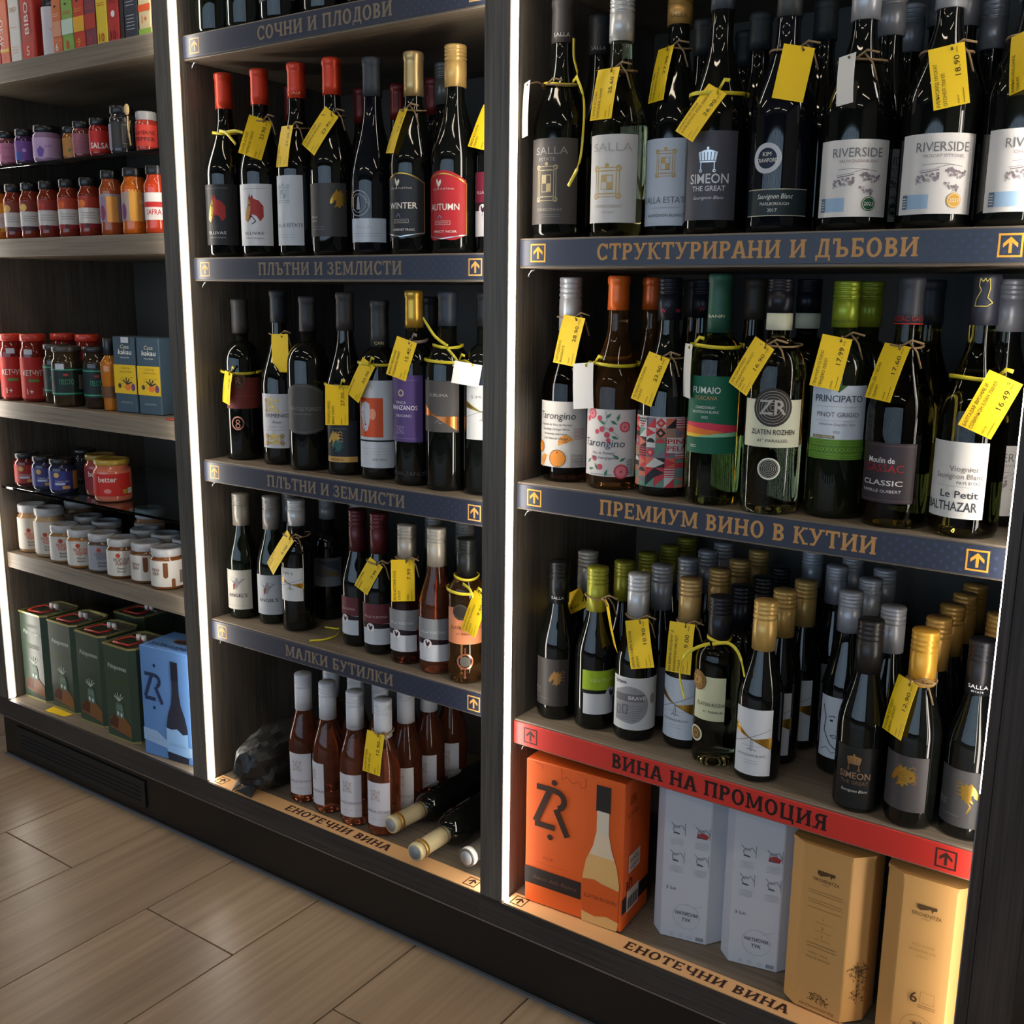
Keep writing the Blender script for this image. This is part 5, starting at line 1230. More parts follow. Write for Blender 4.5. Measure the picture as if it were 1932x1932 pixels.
jar('A1', -1.322, .062, .0215, .073, 'jar', (70, 40, 80), LB, .014, (120, 78, 150), 'small black-lidded jar with violet label', Art().rect(-30, 0, -4, 16, (70, 90, 170)).disc(2, 20, 4, (190, 150, 210)), g1)
jar('A1', -1.247, .067, .029, .075, 'jar', (150, 120, 150), LB, .014, (190, 160, 196), 'wide black-lidded jar with lilac label', Art().poly([(-14, 2), (-4, 2), (0, 16), (-8, 24), (-16, 16)], (110, 80, 160)).text('JAM', 6, 20, 6, (150, 110, 170)), g1)
jar('A1', -1.163, .074, .0215, .068, 'jar', (150, 90, 40), LB, .014, (196, 134, 70), 'small black-lidded jar with orange label', Art().disc(4, 14, 4, (206, 80, 40)).disc(-4, 12, 3, (60, 130, 80)), g1)
jar('A1', -1.111, .063, .0215, .073, 'jar', (110, 50, 50), LB, .014, (150, 90, 104), 'small black-lidded jar with dusty pink label', lines(Art(), -10, 14, (8, 12, 16, 22), (110, 60, 76)), g1)
jar('A1', -1.052, .062, .0215, .074, 'jar', (140, 30, 26), LB, .014, (190, 44, 40), 'small black-lidded jar with red label reading SALSA', Art().text('SALSA', 2, 6, 11, (236, 228, 220), w=36, bold=True), g1)
t = jar('A1', -.982, .066, .0255, .091, 'jar', (44, 42, 46), LB, .015, (58, 56, 56), 'dark squat bottle-jar with round grey neck tag on the glass shelf', Art().frame(4, 8, 24, 44, .8, (150, 146, 130)), g1, hw=60)
prism('neck_tag', [(-.008, -.0275), (.010, -.0225), (.0102, -.0215), (-.0078, -.0265)], .008, .056, mat('tag_grey', (140, 132, 146), .5), t, .0002)
t = jar('A1', -.905, .064, .021, .074, 'jar', (150, 50, 40), (150, 150, 150), .016, (196, 60, 48), 'clip-top jar with red pepper label and wooden spoon, next to the panel', Art().text('CAYENNE', 0, 22, 7, (80, 20, 16), w=40, bold=True).text('PEPPER', 0, 10, 7, (80, 20, 16), w=40, bold=True), g1)
bm = bmesh.new(); tube(bm, [(-.022, -.022, .012), (-.025, -.024, .05), (-.024, -.024, .066)], .0018, 6); bmesh.ops.create_uvsphere(bm, u_segments=10, v_segments=8, radius=.0085, matrix=Matrix.Translation((-.024, -.025, .078)) @ Matrix.Diagonal((.8, .45, 1.25, 1)))
link('wooden_spoon', bm_mesh(bm, True), mat('spoon_wood', (206, 176, 120), .5), t)
bm = bmesh.new(); tube(bm, [(-.02, -.022, .058), (-.026, -.022, .045), (-.030, -.022, .028), (-.022, -.024, .035), (-.02, -.022, .058)], .0008, 5)
link('string', bm_mesh(bm, True), mat('twine', (150, 122, 88), .8), t)

g2 = 'sauce jars on the upper left shelf'
def sauce(cap_c, band, dot):
    a = Art(); a.rect(-45, 0, 45, 9, band); a.disc(-2, 5, 4.5, (70, 50, 50), 2, n=12); a.rect(-45, 40, 45, 62, cap_c, 1); a.disc(-12, 48, 8, dot, 2, n=16); lines(a, -14, 14, (20, 25, 30), (150, 146, 146), 1.2); return a
WL = (206, 200, 196)
cols = [((226, 160, 50), (214, 150, 40), (240, 200, 110)), ((130, 60, 44), (96, 44, 50), (230, 180, 90)), ((130, 50, 40), (80, 36, 46), (230, 190, 100)), ((150, 54, 44), (130, 40, 50), (186, 60, 44)), ((176, 66, 40), (150, 40, 44), (214, 90, 40)), ((170, 60, 40), (140, 34, 44), (220, 120, 50))]
nm = ['amber', 'brownish', 'dark red, no. 3', 'red-brown', 'orange-tinted', 'orange-red']
for i, (x, lab) in enumerate(zip((-1.442, -1.382, -1.318, -1.249, -1.175, -1.102), ('sauce jar with amber top band, leftmost in its row', 'sauce jar with brown top band, second in its row', 'sauce jar with yellow dot and dark band, third in its row', 'sauce jar with red-brown top, fourth in its row', 'sauce jar with orange top patch, fifth in its row', 'sauce jar with orange-red top patch, sixth in its row'))):
    c1, c2, c3 = cols[i]
    jar('A2', x, .062, .0238, .117, 'tall', (126, 44, 26) if i else (180, 96, 30), LB, .017, WL, lab, sauce(c1, c2, c3), g2, zf=(.14, .70))
a = Art(); a.rect(-40, 0, -6, 50, (140, 120, 140)); a.rect(-6, 0, 16, 50, (214, 150, 76)); a.disc(-16, 18, 8, (130, 60, 90), 2, ry=15)
jar('A2', -1.028, .063, .0245, .127, 'tall', (150, 70, 34), LB, .017, (150, 140, 146), 'tall sauce jar with grey and orange striped label', a, g2, zf=(.2, .66))
a = Art(); a.rect(-6, 0, 18, 60, (222, 160, 70)); a.disc(-20, 18, 7, (110, 50, 110), 2, ry=16); a.text('EGGPLANT', 26, 34, 6, (230, 226, 214), w=24)
jar('A2', -.957, .067, .0275, .128, 'tall', (190, 92, 24), LB, .017, (160, 140, 130), 'widest orange sauce jar with aubergine picture', a, g2, zf=(.2, .68))
a = Art(); a.rect(-40, 24, 40, 34, (180, 40, 36)); a.text('SAFRA', -4, 10, 10, (180, 44, 40), w=30, bold=True)
jar('A2', -.884, .066, .0265, .128, 'tall', (186, 60, 30), LB, .017, (214, 206, 200), 'orange-red sauce jar half hidden by the upright panel', a, g2, zf=(.2, .6))

g3 = 'jars and bottles on the third left shelf'
def ketchup(): return Art().text('КЕТЧУП', 2, 52, 12, (226, 214, 200), w=46, bold=True).text('1+', -6, 10, 12, (226, 214, 200), bold=True).rect(-8, 38, 14, 44, (90, 140, 70)).rect(20, 6, 40, 24, (170, 160, 156))
RL = (196, 60, 44)
s1 = jar('A3', -1.452, .068, .0305, .152, 'jar', (110, 28, 20), RL, .016, (178, 40, 32), 'ketchup jar with red lid, cut by the left picture edge', ketchup(), g3, zf=(.05, .66))
jar('A3', -1.386, .080, .0305, .153, 'jar', (110, 28, 20), RL, .016, (178, 40, 32), 'ketchup jar with red lid, beside the green-labelled jars', ketchup(), g3, zf=(.05, .66))
copies(s1, [(-1.409, .170), (-1.318, .176)], ['red-lidded ketchup jar behind the two front ketchup jars', 'red-lidded ketchup jar behind the green-labelled jars'], g3)
def green(): return Art().rect(-60, 56, 60, 59, (64, 150, 116)).rect(-60, 4, 60, 7, (64, 150, 116)).text('ПЕСТО', 4, 26, 10, (60, 140, 104), w=30, bold=True).rect(-2, 44, 8, 49, (150, 60, 50)).rect(30, 14, 44, 46, (120, 120, 116))
jar('A3', -1.322, .098, .032, .132, 'jar', (52, 40, 26), (60, 58, 58), .012, (32, 46, 44), 'dark jar with green-lettered label behind the middle one', green(), g3, zf=(.18, .66))
jar('A3', -1.240, .070, .0335, .131, 'jar', (58, 44, 28), (70, 66, 64), .012, (30, 44, 42), 'dark jar with green-lettered label, in front, silver rim', green(), g3, zf=(.18, .66))
jar('A3', -1.152, .088, .0320, .133, 'jar', (48, 36, 26), (38, 36, 38), .012, (30, 42, 44), 'dark jar with green-lettered label beside the amber bottle', green(), g3, zf=(.18, .66))
def sticker(x, y, row, R, phi, z0, z1):
    t_ = [o for o in COL.objects if o.parent is None and abs(o.location.x-x) < 1e-4 and abs(o.location.y-y) < 1e-4 and o.get('category') == 'jar' and abs(o.location.z-ZR[row]) < .002][0]
    link('price_sticker', cyl_patch(R+.0006, phi, 17, z0, z1, None, 6), mat('sticker', (196, 198, 204), .5), t_)
sticker(-1.452, .068, 'A3', .0305, 50, .108, .120); sticker(-1.386, .080, 'A3', .0305, 36, .108, .119); sticker(-1.240, .070, 'A3', .0335, 28, .082, .094)
t = jar('A3', -1.092, .078, .0215, .153, 'oil', (176, 106, 34), (24, 24, 26), .036, (96, 66, 44), 'slim amber bottle with black cap beside the tea boxes', None, g3, zf=(.18, .34), name='oil_bottle')
t['category'] = 'bottle'
def tea(x, y, label, ang):
    t = thing('tea_box', label, 'box', (x, y, ZR['A3']), 'tea boxes on the third left shelf')
    b, q = rotbox(t, .066, .055, .158, mat('tea_slate', (62, 82, 96), .5), ang)
    a = Art(); a.rect(0, 40, 66, 100, (222, 184, 40), 1); a.text('Casa', 36, 134, 8, (216, 210, 180), w=26, shear=.2); a.text('kakau', 36, 122, 10, (232, 230, 222), w=40, bold=True, shear=.15); a.text('Natural & Raw', 36, 114, 3, (220, 220, 214), w=26); a.text('COCOA TEA', 36, 91, 4, (90, 76, 40), w=26); a.text('COCONUT & MANGO', 36, 84, 3.4, (110, 90, 40), w=36); a.text('LOOSE LEAF TEA', 34, 20, 3.6, (170, 176, 180), w=34)
    a.disc(40, 54, 9, (226, 120, 60), 2, ry=7); a.disc(56, 54, 6, (110, 70, 110), 2, ry=8); a.disc(16, 56, 5, (80, 56, 40), 2)
    for d_ in (20, 60, 100, 140): a.line([(38, 60), (38+16*math.cos(math.radians(d_)), 60+14*math.sin(math.radians(d_)))], 3, (60, 54, 50), 3)
    foliage(a, 34, 66, 24, 10, 16, 3)
    a.emit('print', b, face_map(*q[0], *q[1], 0))
    return t, b
t1, b1 = tea(-1.058, .062, 'slate and yellow tea box beside the amber bottle', .10)
prism('price_sticker', [(.030, -.0002), (.052, .0019), (.052, .0013), (.030, -.0008)], .146, .1575, mat('sticker', (196, 198, 204), .5), t1, 0)
tea(-.984, .066, 'slate and yellow tea box half hidden by the upright panel', .10)
o = box('price_card', -.860, -.800, .036, .060, ZR['A3']+.0005, ZR['A3']+.002, mat('card_red', (186, 60, 50), .5)); o['label'] = 'small red and white card lying at the shelf end by the panel'; o['category'] = 'price card'

g4 = 'jars on the lower glass shelf'
def blue(c): return Art().disc(-8, 34, 6, (206, 170, 96), 2).text('Classic Jam', 4, 18, 4, (206, 206, 220), w=30).rect(-12, 11, 10, 16, (190, 196, 220)).rect(4, 2, 20, 9, (206, 160, 90))
jar('A4', -1.434, .070, .0290, .079, 'jar', (90, 30, 30), LB, .013, (160, 50, 44), 'black-lidded jar with red label on the lower glass shelf', blue(0), g4)
jar('A4', -1.364, .072, .0290, .078, 'jar', (40, 40, 70), LB, .013, (66, 66, 124), 'black-lidded jar with blue label, left of the other blue one', blue(0), g4)
jar('A4', -1.292, .072, .0305, .079, 'jar', (40, 40, 70), LB, .013, (58, 62, 130), 'black-lidded jar with blue label and yellow patch, right one', blue(0).rect(28, 0, 44, 42, (190, 150, 60)), g4)
def better(): return Art().text('better', -2, 32, 12, (226, 214, 206), w=40, bold=True).disc(-2, 12, 8, (206, 130, 120), 2, ry=5).rect(30, 4, 40, 14, (170, 150, 60)).rect(42, 4, 56, 16, (206, 200, 190))
jar('A4', -1.204, .112, .0360, .092, 'jar', (150, 70, 60), (150, 124, 60), .012, (140, 48, 52), 'gold-lidded jar with dull red label behind the larger one', better(), g4, zf=(.14, .68))
jar('A4', -1.128, .088, .0400, .092, 'jar', (196, 110, 84), (176, 146, 60), .012, (190, 40, 34), 'wide gold-lidded jar with bright red label', better(), g4, zf=(.14, .68))
jar('A4', -1.385, .190, .029, .078, 'jar', (40, 36, 44), (30, 30, 34), .013, (50, 46, 60), 'dark jar at the back of the lower glass shelf', None, g4)

g5 = 'white-lidded nut butter jars'
def nut(c, d): return Art().disc(-4, 46, 5, (176, 70, 50), 2).text('МОРСКИ', 2, 33, 7, c, w=32, bold=True).text('ЯДКИ', 2, 25, 7, c, w=24, bold=True).text('Peanut', 2, 15, 5, (70, 56, 50), shear=.2).text('Butter', 2, 8, 5, (70, 56, 50), shear=.2)
def drip(c): return Art().rect(-2, 24, 8, 52, (110, 66, 36), 2).disc(3, 24, 5, (110, 66, 36), 2).rect(14, 0, 22, 14, (110, 66, 36), 2).disc(18, 14, 4, (110, 66, 36), 2).text('МОРСКИ', -20, 33, 6, c, w=20, bold=True).text('ЯДКИ', -20, 25, 6, c, w=16, bold=True).rect(32, 6, 48, 34, (120, 110, 100), 2)
WLid = (178, 178, 180); ORT = (206, 92, 56); BRT = (110, 50, 50)
jar('A5', -1.449, .082, .0355, .114, 'jar', (170, 130, 90), WLid, .018, (204, 196, 182), 'tall white-lidded jar with orange lettering at the left end', nut(ORT, 0), g5, zf=(.08, .74))
jar('A5', -1.376, .080, .0355, .115, 'jar', (176, 146, 110), WLid, .018, (204, 198, 186), 'tall white-lidded jar with orange lettering, second one', nut(ORT, 0), g5, zf=(.08, .74))
jl = [('small white-lidded jar right of the two tall ones', nut(ORT, 0), (150, 110, 70)), ('small white-lidded jar with orange lettering, second of the small row', nut(ORT, 0), (160, 110, 60)), ('small white-lidded jar with grey-blue label', nut((110, 110, 130), 0), (90, 70, 60)), ('small white-lidded jar with dark red lettering facing front', nut(BRT, 0), (110, 66, 36)), ('small white-lidded jar turned to show chocolate drips, second from the panel', drip(BRT), (110, 66, 36)), ('small white-lidded jar with drips and barcode, next to the panel', drip(BRT), (120, 70, 34))]
for i, (x, y) in enumerate(((-1.298, .070), (-1.226, .068), (-1.152, .072), (-1.077, .069), (-1.002, .076), (-.928, .072))):
    lab, art, bc = jl[i]
    src5 = jar('A5', x, y, .0355, .087, 'jar', bc, WLid, .017, (200, 196, 188) if i != 2 else (150, 150, 158), lab, art, g5, zf=(.08, .72))
copies(src5, [(-1.340, .158), (-1.256, .150), (-1.112, .152), (-1.036, .152), (-.960, .150)], ['white lid in the second row behind the first small jar', 'white lid in the second row behind the grey-blue label jar', 'white lid in the second row behind the dark red lettered jar', 'white lid in the second row behind the drip jar', 'white lid in the second row next to the panel'], g5)
jar('A5', -1.412, .180, .0355, .112, 'jar', (150, 110, 80), WLid, .018, (190, 180, 170), 'tall white-lidded jar in the second row behind the tall pair', None, g5, zf=(.08, .74))
jar('A5', -1.180, .215, .0355, .112, 'jar', (140, 100, 70), WLid, .018, (180, 176, 170), 'tall white-lidded jar at the back under the glass shelf', None, g5, zf=(.08, .74))

# snack cartons on the top left shelf
def carton(x0, x1, h, c, label, art, d=.055, y=.046, ang=0.0, tab=None):
    t = thing('snack_carton', label, 'carton', (x0, y, ZR['A0']), 'snack cartons on the top left shelf')
    b, q = rotbox(t, x1-x0-.0012, d, h, mat('carton_%d_%d_%d' % c, c, .5), ang)
    if art: art.emit('print', b, face_map(*q[0], *q[1], 0))
    if tab: prism('hang_tab', [(.006, d*.4), (x1-x0-.008, d*.4), (x1-x0-.008, d*.4+.001), (.006, d*.4+.001)], h, h+.016, mat('tab_white', (214, 208, 206), .5), t, 0)
def num(n, c, c2=None, band=None, w=36):
    a = Art()
    if band: a.rect(0, 34, w, 62, band, 1)
    a.text(n, w*.45, 7, 15, c, bold=True); a.disc(w*.45, 92, 4, (50, 30, 30), 2, a0=180, a1=360); lines(a, 6, w-6, (72, 76), c2 or c, 1)
    return a
carton(-1.405, -1.362, .15, (180, 60, 44), 'red snack carton at the left picture edge', None)
carton(-1.360, -1.326, .15, (206, 90, 50), 'orange snack carton with white lettering, left of the white box', Art().text('МУЗО', 16, 60, 14, (226, 214, 206), w=60, rot=90).rect(0, 26, 33, 32, (222, 180, 60)).text('3', 16, 8, 13, (190, 60, 50)))
carton(-1.322, -1.282, .15, (206, 200, 194), 'white snack carton between the orange and red ones', lines(Art().text('BIO', 20, 100, 10, (196, 150, 110), w=24), 6, 30, (20, 26, 32, 70), (206, 160, 120), 1.4))
carton(-1.278, -1.230, .15, (178, 50, 42), 'red snack carton with vertical white lettering BIBO', Art().text('BIBO', 30, 82, 15, (226, 206, 200), w=62, rot=90, bold=True).text('5', 22, 10, 18, (226, 206, 200), bold=True).rect(0, 0, 44, 34, (196, 60, 48), 0))
t = jar('A0', -1.197, .076, .0275, .115, 'jar', (120, 34, 30), (24, 22, 22), .018, (206, 200, 204), 'red-white labelled jar with number 4 and black lid on the top shelf', Art().text('4', 4, 10, 16, (178, 44, 40), bold=True).line([(4, 78), (4, 66), (0, 70)], 1.6, BLK).text('ЧИА', 4, 46, 8, (196, 120, 130), w=24), None, hw=70, zf=(.02, .84))
PC = [(-1.166, -1.135, (206, 110, 60), num('6', (226, 206, 200), band=(214, 150, 120), w=30), 'orange snack carton number 6', 1), (-1.133, -1.095, (130, 166, 76), num('8', (206, 60, 50), band=(196, 214, 196), w=38), 'green snack carton number 8', 1), (-1.093, -1.057, (196, 60, 40), num('9', (222, 160, 40), band=(226, 170, 50), w=36), 'red snack carton with yellow band, number 9', 0), (-1.055, -1.020, (120, 56, 70), num('9', (190, 60, 60), band=(178, 60, 50), w=35), 'plum snack carton with red band, number 9', 0), (-1.018, -.983, (220, 190, 50), num('10', (196, 60, 40), w=35), 'yellow snack carton number 10', 0), (-.981, -.946, (178, 44, 40), num('10', (90, 30, 40), w=35).rect(0, 80, 35, 110, (96, 50, 70), 2).disc(18, 52, 6, (226, 220, 220), 2), 'red snack carton number 10', 0), (-.944, -.932, (36, 30, 30), None, 'thin black snack carton edge', 0), (-.930, -.889, (44, 48, 58), lines(Art(), 8, 32, (18, 24, 30, 36, 42, 60, 66, 72), (190, 194, 200), 1), 'black snack carton with small white print', 0), (-.886, -.850, (214, 196, 150), Art().text('1+', 18, 24, 13, (206, 90, 40), bold=True).rect(0, 0, 36, 14, (140, 176, 70)).rect(0, 44, 36, 56, (214, 90, 50)), 'cream snack carton marked 1+', 0), (-.847, -.812, (196, 120, 60), None, 'tan snack carton behind the upright panel', 0)]
for x0, x1, c, art, lab, tb in PC:
    carton(x0, x1, .104 if x1 < -.94 else .118, c, lab, art, tab=tb)

# ================================================================== price tags, ribbons
YEL = (240, 200, 30)
TW = mat('twine', (150, 122, 88), .8)
RB = {'y': mat('ribbon_yellow', (214, 196, 48), .35), 'g': mat('ribbon_grey', (160, 140, 136), .4)}
def ring_pts(cx, cyy, z, r, n=20, wob=.0): return [(cx+r*math.cos(2*math.pi*k/n), cyy+r*math.sin(2*math.pi*k/n), z+wob*math.sin(4*math.pi*k/n)) for k in range(n+1)]
def tag(key, cen, du, wu, L, W, label, name_lines, price, tie='s', col=YEL, blank=False):
    cen = Vector(cen); du = Vector(du).normalized(); wu = (Vector(wu)-du*Vector(wu).dot(du)).normalized(); nn = du.cross(wu)
    t = thing('price_tag', label, 'price tag', cen, 'price tags hanging on the bottles')
    bend = .0012
    bm = bmesh.new()
    g = {}
    for k in (0, 1):
        for i in range(7):
            u = -1+i/3
            for j, v in enumerate((-1, 1)):
                p = wu*(v*W/2)+du*(u*L/2)+nn*(-bend*u*u+(.0003 if k else 0))
                g[(k, i, j)] = bm.verts.new(p)
    for i in range(6):
        bm.faces.new((g[(1, i, 0)], g[(1, i+1, 0)], g[(1, i+1, 1)], g[(1, i, 1)]))
        bm.faces.new((g[(0, i, 1)], g[(0, i+1, 1)], g[(0, i+1, 0)], g[(0, i, 0)]))
        for j in (0, 1): bm.faces.new((g[(0, i, j)], g[(0, i+1, j)], g[(1, i+1, j)], g[(1, i, j)]))
    bmesh.ops.recalc_face_normals(bm, faces=bm.faces[:])
    card = link('card', bm_mesh(bm), paper(col, .5), t)
    k = L/.070
    f = lambda s, t_, l: -du*(s*.001)-wu*(t_*.001)+nn*(.0005+.00015*l-bend*(s*.001/(L/2))**2)
    a = Art(); a.disc(L*430, -W*150, 1.5, (30, 26, 22), 2, n=12)
    if not blank:
        TXT = (60, 48, 8)
        for i, ln in enumerate(name_lines):
            a.text(ln, -L*470, W*(300-190*i), 4.0*k, TXT, al='L', w=min(len(ln)*3.1*k, L*900))
        a.text(price, L*150, -W*330, 6.4*k, (36, 30, 10), w=len(price)*4.6*k, bold=False); a.text('лв/бр', L*400, -W*300, 2.0*k, TXT)
        a.text('070%03d' % (abs(hash(price+key)) % 997 if False else (len(key)*131+int(float(price)*100)) % 997), -L*470, -W*230, 2.2*k, TXT, al='L'); lines(a, -L*470, -L*230, (-W*360,), TXT, .5)
    a.emit('print', card, f, 9)
    hole = cen-du*(L*.43)+wu*(W*.15)
    x, y, z, H, R, st, rn = NECK[key]
    zt = min(max(hole.z-z+.003, .46*H), H*.93)
    r = max(rad(st, H, R, zt, rn), rad(st, H, R, zt-.004, rn))+.0028
    if zt > H-.062: r += .0022
    bm = bmesh.new()
    zc = z+zt-cen.z
    hp = hole-cen+nn*.001
    ang = math.atan2(hole.y-y, hole.x-x)
    touch = Vector((x+r*math.cos(ang)-cen.x, y+r*math.sin(ang)-cen.y, zc))
    rr, fl_ = (.0014, 1.0) if tie == 's' else (.0028, .22)
    tube(bm, [(px_-cen.x, py_-cen.y, pz_-cen.z) for px_, py_, pz_ in ring_pts(x, y, z+zt, r, 22, .0015)], rr, 6, fl_)
    mid = (touch+hp)/2+Vector((0, 0, .004))
    tube(bm, [touch, mid, hp, hp-nn*.0022], rr, 6, fl_)
    if tie == 's':
        tube(bm, [touch, touch+Vector((.014, -.002, .008)), touch+Vector((.028, .0, .004))], rr, 5); tube(bm, [touch+Vector((.010, .001, .006)), touch+Vector((.020, .002, -.006)), touch+Vector((.026, .003, -.026))], rr*.9, 5)
    else:
        tube(bm, [touch, touch+Vector((.012, -.008, .012)), touch+Vector((.020, -.010, .010))], rr, 6, fl_)
    link('string' if tie == 's' else 'ribbon', bm_mesh(bm, True), TW if tie == 's' else RB[tie], t)
